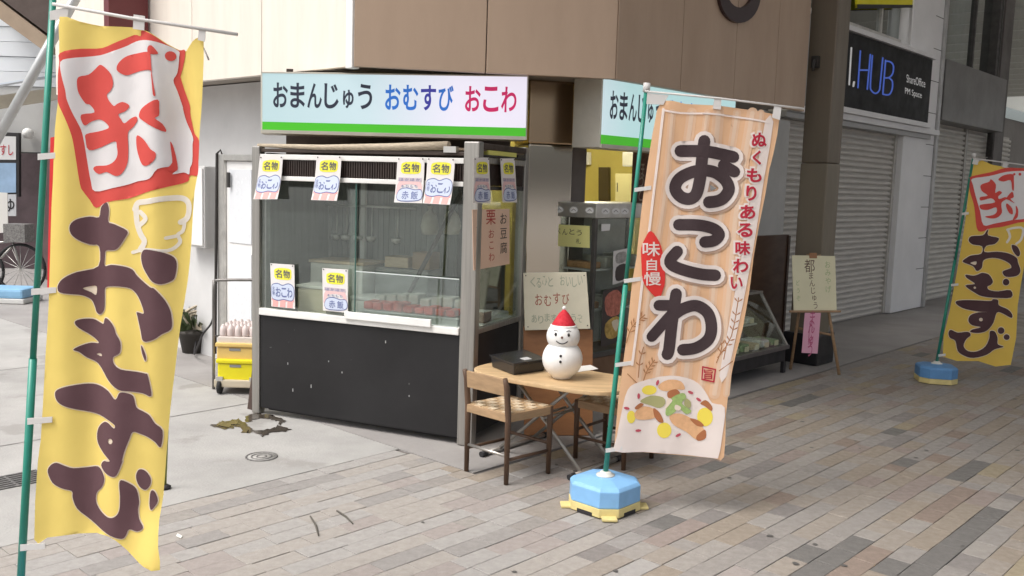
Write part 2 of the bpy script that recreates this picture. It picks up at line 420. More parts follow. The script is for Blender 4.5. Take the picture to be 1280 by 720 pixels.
# marks on the ground
jn = MB()
for t_ in (-5.5, -7.6): jn.add([st(-6, t_, .002), st(3.45, t_, .002), st(3.45, t_ + .012, .002), st(-6, t_ + .012, .002)], [(0, 1, 2, 3)])
for s_ in (1.2, -1.4): jn.add([st(s_, -11, .0022), st(s_ + .012, -11, .0022), st(s_ + .012, -4.0, .0022), st(s_, -4.0, .0022)], [(0, 1, 2, 3)])
struct('road_joints', jn, M('joint_dark', (.20, .19, .18), .9, noise=(9, .4)))
gum = MB(); rg0 = random.Random(21)
for i in range(70):
    s_, t_ = rg0.uniform(1.2, 8.5), rg0.uniform(-3.2, .2); r_ = rg0.uniform(.008, .02); k_ = rg0.randint(6, 9)
    gum.add([st(s_ + r_ * rg0.uniform(.7, 1.2) * math.cos(2 * math.pi * j / k_), t_ + r_ * rg0.uniform(.7, 1.2) * math.sin(2 * math.pi * j / k_), .0026) for j in range(k_)], [tuple(range(k_))])
o = link(bpy.data.objects.new('gum_spots', gum.mesh('gum_spots', M('gum', (.095, .09, .085), .7)))); o.parent = pav; o['kind'] = 'stuff'
stain = M('damp_stain', (.055, .045, .035), .2, noise=(20, .5))
iron = M('cast_iron', (.16, .155, .15), .6, .3, noise=(40, .3))
def gsheet(px, z): return [gp(x, y) + ZV * z for x, y in px]
sp_ = MB()
rg_ = random.Random(4)
def ragged(p, a): return [(x + rg_.uniform(-a, a) * 1.6, y + rg_.uniform(-a, a) * .6) for x, y in smooth(p, 6)]
printed(sp_, [ragged([(264, 533), (280, 527), (296, 524), (303, 528), (312, 519), (328, 518), (345, 520), (356, 527), (350, 533), (364, 538), (342, 541), (330, 546), (316, 541), (304, 541), (296, 534), (282, 537)], 2.2)],
        lambda x, y, l: gp(x, y) + ZV * l, .003, holes=[ragged([(308, 530), (322, 524), (340, 525), (349, 530), (340, 536), (322, 538), (312, 535)], 1.5)])
single('damp_patch', sp_, stain, 'dark damp stain with ragged edge at the stall post foot', 'stain', gp(320, 532))
pool = MB(); printed(pool, [ragged([(272, 532), (280, 528), (285, 529), (293, 526), (299, 530), (291, 532), (286, 536)], 1.8)], lambda x, y, l: gp(x, y) + ZV * l, .006)
single('leaf_litter', pool, M('wet_leaf', (.12, .095, .03), .4, noise=(60, .4)), 'small patch of yellowish wet leaves beside the damp stain', 'litter', gp(285, 532))
dr = T('drain_cover', 'small round iron drain cover in the pale concrete', 'drain cover', gp(327, 571))
c_ = gp(327, 571); m_ = MB()
for r0, r1 in ((.088, .078), (.058, .05), (.03, .022)):
    m_.lathe(c_, [(r1, 0), (r1, .004), (r0, .004), (r0, 0)], 28)
dr.part('ring', m_, iron)
m_ = MB().lathe(c_, [(.078, .0005), (.078, .0018)], 28); dr.part('plate', m_, M('drain_plate', (.36, .35, .33), .7, noise=(50, .3)))
m_ = MB(); c_ = gp(12, 602)
for i in range(7): m_.box(lambda a, b, z: c_ + U * a + N * b + ZV * z, -.16, .16, -.1 + i * .032, -.086 + i * .032, .001, .006)
for a in (-.16, 0, .148): m_.box(lambda a_, b, z: c_ + U * a_ + N * b + ZV * z, a, a + .012, -.1, .11, .001, .005)
single('drain_grate', m_, iron, 'iron drain grate in the concrete left of the green pole', 'drain grate', c_)
for a, b, lb in (((388, 647), (398, 671), 'left of the two dark twigs lying on the pale pavers'), ((421, 640), (441, 656), 'right of the two dark twigs lying on the pale pavers')):
    p, q = gp(*a), gp(*b); mid = (p + q) / 2 + np.array([.006, .004, 0])
    single('twig', MB().tube([p + ZV * .006, mid + ZV * .006, q + ZV * .006], [.004, .005, .003], 6), M('twig_bark', (.10, .09, .075), .8), lb, 'twig', (p + q) / 2, 'twigs on the pavers')
single('scrap', MB().slab(gsheet([(222, 668), (228, 671), (226, 674), (220, 671)], .005), .002), paper, 'tiny white paper scrap on the pavers beside the yellow banner', 'litter', gp(224, 671))
# ================================================================== CORNER SHOP
FZ0, FZ1 = 2.24, 5.2
shop = T('corner_shop', 'corner shop building with cream and tan fascia above a lit stall', 'building', st(5, -6))
sS = [np.dot(onT(x, y, -3.7), U) for x, y in ((770, 99), (853, 60), (919, 80), (971, 80), (1008, 100))]
def panels(fr, cuts, mat, name='fascia_panel'):
    for a, b in zip(cuts, cuts[1:]):
        shop.part(name, MB().box(fr, min(a, b) + .0035, max(a, b) - .0035, 0, .05, FZ0, FZ1), mat, bevel=.003)
panels(lambda a, b, z: st(a, -3.7 - b, z), sS, tan_panel)
LC = np.linalg.norm(CH1 - CH0); aj = np.dot(onp(608, 60, CH0, CN) - CH0, CD)
panels(ch, [.004, aj, LC - .004], tan_panel)
SC = np.dot(CH0, U); TC = np.dot(CH0, N)
t327 = np.dot(onS(327, 50, SC), N)
panels(lambda a, b, z: st(SC + b, a, z), [TC - .07, t327, t327 - (TC - .07 - t327), t327 - 2 * (TC - .07 - t327), -9.3], cream_panel)
shop.part('corner_trim', MB().box(lambda a, b, z: st(SC - .006 + b, a, z), TC - .068, TC - .003, 0, .06, FZ0 - .01, FZ1), white_paint, bevel=.004)
# backing and soffit of the overhang, walls behind
poly = [st(SC + .055, -9.3), st(SC + .055, TC - .02), ch(.03, .055, 0), ch(LC - .02, .055, 0), st(sS[0] + .02, -3.76), st(sS[-1], -3.76), st(sS[-1], -9.3)]
m_ = MB(); m_.ext([p + ZV * (FZ0 + .03) for p in poly], (0, 0, FZ1 - FZ0 - .1)); shop.part('soffit', m_, soffit_m)
shop.part('wall', MB().box(lambda a, b, z: st(4.05 + b, a, z), -9.3, -5.35, 0, .15, 0, FZ0 + .02), grey_wall, label='pale grey rendered side wall')
yellow = M('yellow_room_wall', (.62, .52, .14), .7, noise=(2, .08))
m_ = MB(); m_.box(st, 4.3, 8.2, -7.0, -6.9, 0, FZ0 + .02); m_.box(st, 8.1, 8.2, -6.9, -4.65, 0, FZ0 + .02)
shop.part('interior_wall', m_, yellow)
shop.part('interior_floor', MB().box(st, 4.3, 8.1, -6.9, -4.2, .003, .012), M('shop_floor', (.25, .23, .20), .5, noise=(6, .15)))
m_ = MB(); m_.box(st, 6.02, 8.2, -4.58, -4.45, 0, .55); m_.box(st, 6.6, 9.0, -4.58, -4.45, .55, FZ0 + .02); m_.box(st, 8.25, 8.75, -4.44, -4.40, 0, FZ0)
shop.part('front_wall', m_, M('front_wall', (.50, .50, .49), .6, noise=(2, .1)))
shop.part('lintel', MB().box(ch, -.45, 1.08, .50, .56, 1.66, FZ0 + .02), dark_brown)
# side door
xa, xb = np.dot(onS(286, 300, 4.04), N), np.dot(onS(322, 300, 4.04), N)
DH = 1.63
fr = lambda a, b, z: st(4.045 - b, a, z)
d0, d1 = min(xa, xb), max(xa, xb)
dz0, dz1 = .06, onS(290, 193, 4.04)[2]
door_w = M('door_white', (.80, .80, .79), .4, noise=(4, .05))
m_ = MB(); m_.box(fr, d0 - .1, d0, 0, .05, dz0, dz1); m_.box(fr, d1, d1 + .1, 0, .05, dz0, dz1); m_.box(fr, d0, d1, 0, .05, dz1 - .05, dz1)
door = shop.part('door', m_, alu, bevel=.004)
m_ = MB(); m_.box(fr, d0 + .003, d1 - .003, .0, .025, dz0, dz1 - .055); shop.part('door_leaf', m_, door_w, parent=door, bevel=.003)
m_ = MB(); m_.box(fr, d0 + .05, d1 - .05, .026, .032, 1.0, dz1 - .12); m_.box(fr, d0 + .05, d1 - .05, .026, .032, .15, .92); shop.part('door_pane', m_, M('frosted_panel', (.74, .77, .80), .25, noise=(3, .06)), parent=door, bevel=.002)
m_ = MB(); p = onS(287, 225, 4.0); m_.box(lambda a, b, z: p + N * a - U * b + ZV * z, -.012, .012, 0, .02, -.06, .06); shop.part('hinge', m_, dark_metal, parent=door)
# meter box and rod on the wall
q = [np.dot(onS(x, 250, 4.04), N) for x in (243, 271)]
za, zb = onS(255, 308, 4.04)[2], onS(255, 208, 4.04)[2]
bx = T('meter_box', 'pale grey meter box on the wall left of the white door', 'box', st(4.0, sum(q) / 2, za))
bx.part('case', MB().box(lambda a, b, z: st(4.049 - b, a, z), min(q), max(q), 0, .12, za, zb), M('meter_box_paint', (.60, .60, .59), .45, noise=(4, .06)), bevel=.008)
bx.part('lid', MB().box(lambda a, b, z: st(4.049 - b, a, z), min(q) + .015, max(q) - .012, .121, .135, za + .02, zb - .02), white_paint, bevel=.004)
p0, p1 = onS(269, 442, 3.98), onS(271, 192, 3.99)
single('hook_pole', MB().tube([p0, (p0 + p1) / 2, p1, p1 + np.array([.03, 0, .03]), p1 + np.array([.045, 0, -.01])], [.012, .012, .011, .008, .006], 8), dark_metal,
       'slim dark pole with a hook leaning on the wall beside the white door', 'pole', p0)
# projecting red sign up on the cream wall
q0 = onS(181, 30, SC - .02); q1 = onS(193, 30, SC - .02)
rs = T('projecting_sign', 'dark red upright sign board above the yellow banner', 'sign', q0)
rs.part('board', MB().box(lambda a, b, z: q0 + nrm(q1 - q0) * 0 - U * a + N * b + ZV * z, 0, .32, -.03, .06, -.17, 1.6), M('maroon_sign', (.13, .018, .022), .35, noise=(5, .1)), bevel=.004)
rs.part('edge', MB().box(lambda a, b, z: q0 - U * a + N * b + ZV * z, .06, .30, -.042, -.031, -.165, 1.55), M('pink_edge', (.55, .28, .27), .5), label='pinkish edge strip')
# ring emblem on the right fascia
em = MB(); fT = lambda x, y, l: onT(x, y, -3.7) + N * l
ou, inn = circ(921, -8, 26, 32, 37), circ(921, -14, 17, 28, 24)
v, f = fill([ou], [inn]); em.add([fT(x, y, .004) for x, y in v] + [fT(x, y, .03) for x, y in v], [tuple(i + len(v) for i in t_) for t_ in f] + [tuple(t_) for t_ in f])
for ring in (ou, inn):
    k = len(ring); em.add([fT(x, y, .004) for x, y in ring] + [fT(x, y, .03) for x, y in ring], [(i, (i + 1) % k, k + (i + 1) % k, k + i) for i in range(k)])
single('ring_emblem', em, M('emblem', (.035, .016, .016), .3, noise=(5, .15)), 'dark maroon ring emblem high on the right tan fascia', 'emblem', fT(921, -8, 0))
# stainless pillar between the lit signs
pl = T('steel_pillar', 'stainless clad pillar between the two lit shop signs', 'pillar', at(684, 430, 6.75) * np.array([1, 1, 0]))
pa, pb = at(657, 300, 6.62), at(712, 300, 6.72); wv = pb - pa; pn = np.array([wv[1], -wv[0], 0]); pn = nrm(pn)
def pf(a, b, z): q_ = pa + wv * a - pn * b; return np.array([q_[0], q_[1], z])
zj = at(684, 180, 6.65)[2]
pl.part('cladding', MB().box(pf, 0, 1, 0, .35, .02, zj - .004), steel, bevel=.012)
pl.part('upper_cladding', MB().box(pf, .0, 1, .004, .35, zj, FZ0 + .03), M('bronze_cladding', (.45, .33, .22), .24, .95), bevel=.012)
pl.part('reveal', MB().box(pf, 1.0, 1.35, .03, .35, .02, FZ0 + .03), M('dark_reveal', (.09, .075, .065), .5, noise=(4, .2)))
# ------------------------------------------------------------------ lit signs
lit = lambda n, c, s_: M(n, c, .35, emit=(c, s_))
sign_white = bpy.data.materials.new('sign_face'); sign_white.use_nodes = True
nt = sign_white.node_tree; b = nt.nodes['Principled BSDF']; b.inputs['Roughness'].default_value = .3
geo = nt.nodes.new('ShaderNodeNewGeometry'); sep = nt.nodes.new('ShaderNodeSeparateXYZ'); mr = nt.nodes.new('ShaderNodeMapRange'); mr.inputs[1].default_value = -1.8; mr.inputs[2].default_value = 1.0
rp = nt.nodes.new('ShaderNodeValToRGB')       # old cool tubes at one end of the box, a newer pinkish one at the other
for k_, (ps_, c_) in enumerate(((.04, (.47, .68, .70)), (.30, (.60, .77, .82)), (.50, (.90, .85, .98)), (.66, (.88, .82, .95)), (.92, (.48, .72, .73)))):
    e_ = rp.color_ramp.elements[k_] if k_ < 2 else rp.color_ramp.elements.new(ps_)
    e_.position = ps_; e_.color = (*c_, 1)
nt.links.new(geo.outputs['Position'], sep.inputs[0]); nt.links.new(sep.outputs[0], mr.inputs[0]); nt.links.new(mr.outputs[0], rp.inputs[0])
b.inputs['Base Color'].default_value = (.16, .17, .18, 1); nt.links.new(rp.outputs[0], b.inputs['Emission Color']); b.inputs['Emission Strength'].default_value = .56
sign_green = lit('sign_green', (.045, .32, .016), .6)
ink_b, ink_blue, ink_navy, ink_red = (lit('sign_ink_' + k, c, .25) for k, c in (('black', (.025, .03, .05)), ('blue', (.03, .17, .62)), ('navy', (.05, .05, .36)), ('red', (.62, .02, .13))))
sign_case = M('sign_case', (.56, .53, .46), .5, .2, noise=(5, .1))
def lit_sign(name, label, q, th, cap, chars, grp='lit shop signs'):
    n_ = nrm(np.cross(q[1] - q[0], q[3] - q[0]))
    if np.dot(n_, O0 - q[0]) < 0: n_ = -n_
    s = T(name, label, 'sign', (q[2] + q[3]) / 2, grp); fm = quadmap(q)
    e = .012
    back = [p - n_ * .012 for p in q]; xd = nrm(q[1] - q[0])
    big = [back[0] - xd * e + ZV * e, back[1] + xd * e + ZV * e, back[2] + xd * e - ZV * e * 2, back[3] - xd * e - ZV * e * 2]
    s.part('case', MB().slab(big, th, n_), sign_case, bevel=.006)
    fb = MB().slab([fm(0, 0, 0), fm(1, 0, 0), fm(1, .855, 0), fm(0, .855, 0)], .011, n_); s.part('face', fb, sign_white)
    gb = MB().slab([fm(0, .858, 0), fm(1, .858, 0), fm(1, 1, 0), fm(0, 1, 0)], .011, n_); s.part('stripe', gb, sign_green)
    fr_ = MB()
    for (x0, y0, x1, y1) in ((-.004, -.02, 1.004, 0), (-.004, 1, 1.004, 1.06)):
        fr_.slab([fm(x0, y0, .004), fm(x1, y0, .004), fm(x1, y1, .004), fm(x0, y1, .004)], .02, n_)
    s.part('frame', fr_, sign_case)
    for txt, inks, (x0, x1), (y0, y1) in chars:
        for i, c_ in enumerate(txt):
            ml = MB(); w = (x1 - x0) / len(txt); k = .74 if c_ in 'ゅ' else 1
            put(ml, c_, fm, x0 + w * (i + .5), (y0 + y1) / 2 + (.05 if k < 1 else 0), w * .86 * k, (y1 - y0) * k, .002, .022)
            s.part('letter', ml, inks[i % len(inks)])
    return s
sy = lambda x, y: onp(x, y, np.array([.07, 6.2, 0]), CN)
lit_sign('shop_sign', 'lit white sign with black blue and red lettering over the stall', [sy(328, 91.5), sy(659, 96), sy(657, 170.5), sy(328, 162)], .22, None,
         [('おまんじゅう', [ink_b], (.035, .41), (.16, .60)), ('おむすび', [ink_blue, ink_blue, ink_navy, ink_blue], (.45, .72), (.165, .60)), ('おこわ', [ink_red], (.755, .965), (.17, .60))])
s2 = lambda x, y: onT(x, y, -3.86)
qa = [s2(756, 98.5), None, None, s2(754.5, 180)]
s1_ = np.dot(qa[0], U); L2 = 1.75
zt, zb_ = qa[0][2], qa[3][2]
lit_sign('shop_sign', 'lit white sign partly hidden behind the orange banner', [st(s1_, -3.86, zt), st(s1_ + L2, -3.86, zt), st(s1_ + L2, -3.86, zb_), st(s1_, -3.86, zb_)], .24, None,
         [('おまんじゅう', [ink_b], (.035, .41), (.16, .60)), ('おむすび', [ink_blue], (.45, .72), (.165, .60)), ('おこわ', [ink_red], (.755, .965), (.17, .60))])
# room light strip in the yellow room and its fluorescent
def room_lamp(): pass
lp = T('ceiling_lamp', 'lit white strip lamp in the yellow room behind the pillar', 'lamp', st(6.9, -5.6, 2.1))
lp.part('housing', MB().box(st, 6.3, 7.5, -5.68, -5.5, 2.16, 2.2), white_paint)
lp.part('tube_light', MB().tube([st(6.32, -5.59, 2.14), st(7.48, -5.59, 2.14)], .018, 10), M('tube_emit', (1, .95, .75), .4, emit=((1, .93, .70), 70)))
def room(x, y, d=0.):                       # point on the room's far walls seen through the opening
    p = onT(x, y, -6.9 + d); return p if np.dot(p, U) < 8.1 - d else onS(x, y, 8.1 - d)
def rq(x0, y0, x1, y1, d): return [room(x0, y0, d), room(x1, y0, d), room(x1, y1, d), room(x0, y1, d)]
def roombox(name, label, cat, px, d, th, mat, extra=()):
    q = rq(*px, d); t_ = T(name, label, cat, (q[2] + q[3]) / 2); t_.part('body', MB().slab(q, th), mat, bevel=.005); fm = quadmap(q)
    for nm_, (a, b, c_, e_), mt in extra: t_.part(nm_, MB().slab([fm(a, b, .006), fm(c_, b, .006), fm(c_, e_, .006), fm(a, e_, .006)], .005), mt)
cream_c = M('cabinet_cream', (.62, .56, .30), .5); 
roombox('wall_cabinet', 'white wall cabinet high in the yellow room', 'cabinet', (778, 190, 794, 208), .3, .25, white_paint, [('door', (.06, .08, .94, .92), M('cabinet_door', (.70, .68, .55), .5))])
roombox('fridge', 'cream fridge standing in the yellow room behind the pillar', 'fridge', (769, 217, 793, 330), .35, .3, cream_c, [('door', (.05, .01, .95, .98), M('fridge_door', (.66, .60, .30), .4)), ('handle', (.1, .1, .16, .2), dark_metal)])
roombox('back_door', 'dark narrow doorway in the yellow room wall', 'door', (748, 209, 760, 330), .05, .05, M('doorway_dark', (.07, .05, .02), .6), [('frame', (-.12, -.03, .0, 1), yellow)])
roombox('wall_phone', 'small white box on the yellow room wall by the pillar', 'box', (731, 190, 735, 206), .08, .06, white_paint, [('cover', (.1, .1, .9, .9), white_paint)])
nm = [onT(x, y, -4.2) for x, y in ((792, 190), (812, 192), (809, 256), (789, 253))]
nr = T('hanging_cloth', 'dark brown hanging cloth with lettering beside the green pole', 'cloth', nm[3]); nq = quadmap(nm)
nr.part('cloth', MB().slab(nm, .006), M('brown_cloth', (.10, .045, .03), .8, noise=(20, .2)))
ml = MB(); column(ml, 'ほっと', nq, .55, .35, .35, .22, .002, .01); nr.part('lettering', ml, M('cloth_ink', (.30, .24, .18), .8))
# ================================================================== ARCADE STREET
pc = onT(1027, 320, -3.55); ps = np.dot(pc, U)
pw = -3.55 - np.dot(onS(993, 320, ps), N); pd = np.dot(onT(1043, 320, -3.55), U) - ps
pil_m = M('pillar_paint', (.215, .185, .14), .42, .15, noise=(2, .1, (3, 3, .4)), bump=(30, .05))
pp = T('arcade_pillar', 'square olive brown arcade pillar behind the cream easel board', 'pillar', st(ps + pd / 2, -3.55 - pw / 2))
zj = onT(1027, 203, -3.55)[2]
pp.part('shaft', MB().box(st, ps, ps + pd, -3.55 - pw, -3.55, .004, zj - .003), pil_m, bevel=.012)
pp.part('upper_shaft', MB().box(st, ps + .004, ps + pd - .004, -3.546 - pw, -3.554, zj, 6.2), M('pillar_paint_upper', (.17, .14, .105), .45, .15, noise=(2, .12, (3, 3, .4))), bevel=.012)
pp.part('base_plinth', MB().box(st, ps - .04, ps + pd + .04, -3.59 - pw, -3.51, .003, .28), M('black_plinth', (.02, .02, .022), .35, noise=(8, .2)), bevel=.01)
h = onS(1021, 78, ps); pp.part('bracket', MB().box(lambda a, b, z: h + N * a - U * b + ZV * z, -.03, .03, 0, .05, -.05, .05).tube([h - U * .03 + ZV * .04, h - U * .06 - ZV * .02, h - U * .06 - ZV * .08], .012, 8), dark_metal)
m_ = MB().box(st, ps - .26, ps - .23, -3.78, -3.74, 2.3, 5.2); gap = pp.part('pipe', m_, dark_metal)
for zc in (2.62, 2.95): pp.part('clip', MB().box(st, ps - .28, ps - .21, -3.79, -3.72, zc, zc + .03), alu, parent=gap)
# shutters
slat_m = M('shutter_slat', (.56, .535, .50), .45, .1, noise=(3, .1, (1, 1, 6)))
slat_g = M('shutter_slat_pale', (.56, .54, .50), .5, .05, noise=(3, .1, (1, 1, 6)))
def slat_mesh(L, h_, mat, name='slat'):
    pr = [(-.003, 0), (.020, .06), (.030, .28), (.030, .5), (.022, .68), (-.003, .74), (-.003, 1)]
    m_ = MB(); vs = [U * a + N * d + ZV * z * h_ for a in (0, L) for d, z in pr]; k = len(pr)
    m_.add(vs, [(i, k + i, k + i + 1, i + 1) for i in range(k - 1)], True); return m_.mesh(name, mat)
def shutter(th, s0, s1, t_, z1, pitch, mat, label=None):
    sh = th.part('shutter', MB().box(st, s0, s1, t_ - .03, t_ - .004, 0.01, z1), mat, label=label)
    n_ = int(z1 / pitch); me = slat_mesh(s1 - s0, pitch, mat)
    for i in range(n_):
        o_ = link(bpy.data.objects.new('slat', me)); o_.parent = sh; o_.location = tuple(st(s0, t_, .012 + i * pitch) - th.base)
    return sh
TF = -4.6
hub = T('office_building', 'pale fronted building with black sign above grey shutters', 'building', st(11.5, TF))
pil0, pil1 = np.dot(onT(1113, 392, TF + .12), U), np.dot(onT(1150, 392, TF + .12), U)
shz = 2.36
sh_l = 8.95
shutter(hub, sh_l, pil0 - .08, TF, shz, .066, slat_m)
for ga, gb in ((pil0 - .08, pil0 - .012), (sh_l - .06, sh_l)): hub.part('guide_rail', MB().box(st, ga, gb, TF - .02, TF + .05, 0.01, shz), alu, bevel=.004)
pw_m = M('pilaster_white', (.78, .78, .79), .5, noise=(1.5, .07))
hub.part('pilaster', MB().box(st, pil0 - .01, pil1, TF - .2, TF + .12, .01, 5.6), pw_m, bevel=.01)
jz = [.55 + .42 * i for i in range(11)]
m_ = MB()
for z_ in jz: m_.box(st, pil1 - .3, pil1 + .002, TF + .118, TF + .1225, z_, z_ + .008)
hub.part('joint', m_, dark_metal, kind='stuff')
hub.part('corner_strip', MB().box(st, pil1 + .004, pil1 + .09, TF - .1, TF + .15, .01, 5.6), M('strip_alu', (.50, .50, .50), .35, .5, noise=(6, .2)), bevel=.006)
hub.part('wall', MB().box(st, sh_l - .4, pil0, TF - .5, TF - .06, shz, 5.6), M('hub_wall', (.30, .30, .29), .6, noise=(2, .1)))
hub.part('canopy', MB().box(st, sh_l - .06, pil1 - .04, TF - .05, TF + .2, shz, shz + .07), pw_m, bevel=.006)
hub.part('canopy', MB().box(st, sh_l - .06, pil1 - .25, TF - .05, TF + .16, shz - .06, shz - .003), M('canopy_under', (.42, .42, .42), .5), bevel=.004)
# upper window above the sign
zs0, zs1 = onT(1105, 145, TF + .1)[2] , onT(1115, 52, TF + .1)[2]
m_ = MB(); m_.box(st, 9.2, pil0 - .02, TF - .055, TF - .04, zs1 + .1, 5.3); hub.part('upper_window', m_, dark_glass)
m_ = MB(); m_.box(st, 11.55, 11.6, TF - .04, TF - .01, zs1 + .1, 5.3); m_.box(st, 9.2, pil0 - .02, TF - .04, TF - .005, zs1 + .05, zs1 + .1); hub.part('window_frame', m_, alu)
ya = [onT(x, y, TF + .1) for x, y in ((1071, -30), (1148, -14), (1147, 9), (1072, 10))]
yb = T('yellow_awning', 'bright yellow awning strip at the very top above the black sign', 'awning', ya[3])
yb.part('cloth', MB().slab(ya, .03), M('yellow_awning', (.78, .70, .02), .6, noise=(5, .06)), bevel=.004)
yq = quadmap(ya); yb.part('hem', MB().slab([yq(0, .88, .004), yq(1, .88, .004), yq(1, 1.02, .004), yq(0, 1.02, .004)], .03), print_black)
# black office sign
sg = T('office_sign', 'black office sign with thin blue lettering over the shutter', 'sign', st(12, TF + .2, zs0), None)
h4 = [onT(x, y, TF + .2) for x, y in ((1040, 22), (1166, 75), (1160, 154), (1036, 127))]
za0, za1 = h4[2][2], h4[1][2]; sa, sb = 10.0, np.dot(h4[1], U)
H4 = [st(sa, TF + .2, za1), st(sb, TF + .2, za1), st(sb, TF + .2, za0), st(sa, TF + .2, za0)]; hq = quadmap(H4)
sg.part('board', MB().slab(H4, .12), M('sign_black', (.008, .008, .009), .45, noise=(4, .2), spec=.2), bevel=.004)
m_ = MB(); m_.box(st, sa - .03, sb + .03, TF + .06, TF + .24, za1 + .004, za1 + .06); m_.box(st, sa - .03, sb + .03, TF + .06, TF + .24, za0 - .064, za0 - .004); sg.part('frame', m_, pw_m, bevel=.005)
hm = lambda x, y, l: onT(x, y, TF + .2) + N * l
blue_ink = M('sign_blue', (.06, .13, .55), .4, emit=((.07, .16, .75), .2)); wht_ink = M('sign_white_ink', (.8, .8, .8), .5, emit=((.8, .8, .8), .12))
zh = lambda pts: zz(1060, 20, 5.14, pts)
def letter(name, strokes, w, fm, mat, th, parent=None, lift=.003):
    mb = MB(); ps_ = []
    for s_ in strokes: ps_ += stroke(s_, w, 5)
    printed(mb, ps_, fm, lift); return th.part(name, mb, mat, parent)
letter('letter', [zh([(78, 225), (62, 460)]), zh([(70, 348), (128, 348)]), zh([(142, 248), (122, 470)])], 2.0, hm, blue_ink, sg)
letter('letter', [zh([(155, 255), (142, 440), (150, 480), (175, 497), (198, 480), (205, 440), (222, 270)])], 2.0, hm, blue_ink, sg)
letter('letter', [zh([(240, 285), (222, 500)]), zh([(240, 290), (270, 295), (290, 320), (285, 370), (262, 395), (232, 398)]), zh([(262, 398), (283, 420), (282, 470), (262, 505), (224, 503)])], 2.0, hm, blue_ink, sg)
letter('letter', [zh([(20, 205), (6, 440)])], 2.2, hm, wht_ink, sg)
letter('letter', [zh([(37, 425), (33, 450)])], 2.6, hm, wht_ink, sg)
for txt, a, b in (('ShareOffice', (375, 400), (495, 435)), ('PM Space', (365, 485), (472, 515))):
    ml = MB(); pa_, pb_ = zh([a, b]); v, f = glyph(txt, 0); lo, hi = v.min(0), v.max(0)
    ml.add([hm(pa_[0] + (p[0] - lo[0]) / (hi[0] - lo[0]) * (pb_[0] - pa_[0]), pa_[1] + (pb_[1] - pa_[1]) * (p[0] - lo[0]) / (hi[0] - lo[0]) + 5 - (p[1] - lo[1]) / (hi[1] - lo[1]) * 10, .003) for p in v], f); sg.part('lettering', ml, wht_ink)
# next building: shutters, sloping spandrel, tall window
nb0 = pil1 + .1
nb = T('glass_front_building', 'dark glass fronted building with beige shutters at the far right', 'building', st(nb0 + 3, TF - .1))
TN = TF - .12
smid = np.dot(onT(1199, 250, TN), U); sz = onT(1190, 158, TN)[2]
shutter(nb, nb0 + .04, smid - .05, TN, sz, .075, slat_g)
shutter(nb, smid + .05, smid + 2.4, TN, sz, .075, slat_g)
nb.part('post', MB().box(st, smid - .045, smid + .045, TN - .03, TN + .04, .01, sz), alu_old, bevel=.004)
sp1 = np.dot(onT(1252, 150, TN + .25), U)
nb.part('spandrel', MB().box(st, nb0 + .03, sp1, TN - .3, TN + .28, sz, sz + .82), M('spandrel_grey', (.17, .165, .16), .35, .2, noise=(2, .12)), bevel=.01)
m_ = MB().box(st, nb0 + .03, sp1 - .1, TN - .02, TN + .0, sz + .824, 6.0); nb.part('tall_window', m_, dark_glass)
m_ = MB().box(st, nb0 + .03, sp1 - .1, TN - .7, TN - .6, sz + .824, 6.0); nb.part('curtain', m_, M('window_curtain', (.22, .21, .19), .8, noise=(2.2, .5, (1, 1, .5))))
m_ = MB(); m_.box(st, sp1 - 1.0, sp1 - .94, TN - .03, TN + .04, sz + .83, 6.0); m_.box(st, sp1 - .1, sp1, TN - .3, TN + .12, sz + .83, 6.0); nb.part('mullion', m_, dark_metal)
cs = sp1 + .25
nb.part('column', MB().box(st, cs, cs + .5, TN - .3, TN + .1, .01, 6.0), M('dark_column', (.10, .09, .085), .5, noise=(2, .15)), bevel=.01)
nb.part('pipe', MB().tube([st(cs - .1, TN + .05, 6), st(cs - .1, TN + .05, 3.1), st(cs - .22, TN + .1, 2.7), st(cs - .22, TN + .1, 2.2)], .05, 10), dark_metal)
nb.part('wall', MB().box(st, cs + .52, 34, TN - .4, TN - .02, .01, 6.0), M('far_wall', (.24, .225, .21), .6, noise=(1.2, .15)))
m_ = MB(); m_.box(st, cs + .7, cs + 3.4, TN - .015, TN, 2.9, 5.6); nb.part('far_window', m_, dark_glass)
nb.part('side_wall', MB().box(st, smid + 2.42, cs - .02, TN - .3, TN - .01, .01, sz - .01), M('far_brown', (.12, .085, .06), .6, noise=(3, .2)))
# arcade roof over the covered street (its ribs mirror in the upper windows)
roof_m = bpy.data.materials.new('roof_panel'); roof_m.use_nodes = True; nt = roof_m.node_tree
tr = nt.nodes.new('ShaderNodeBsdfTranslucent'); tr.inputs[0].default_value = (.80, .79, .77, 1); mx = nt.nodes.new('ShaderNodeMixShader'); mx.inputs[0].default_value = .5
b = nt.nodes['Principled BSDF']; b.inputs['Base Color'].default_value = (.55, .54, .52, 1)
nt.links.new(b.outputs[0], mx.inputs[1]); nt.links.new(tr.outputs[0], mx.inputs[2]); nt.links.new(mx.outputs[0], nt.nodes['Material Output'].inputs[0])
RS0 = 1.6
struct('arcade_roof', MB().box(st, RS0, 60, -4.3, 5.2, 6.3, 6.33), roof_m)
m_ = MB()
for i in range(28):
    s_ = RS0 + .2 + i * 1.6; m_.box(st, s_, s_ + .14, -4.3, 5.2, 5.95, 6.297)
m_.box(st, RS0, 50, -4.4, -4.2, 5.7, 5.946); m_.box(st, RS0, 50, 5.1, 5.3, 5.7, 5.946)
struct('arcade_roof_ribs', m_, alu_old)
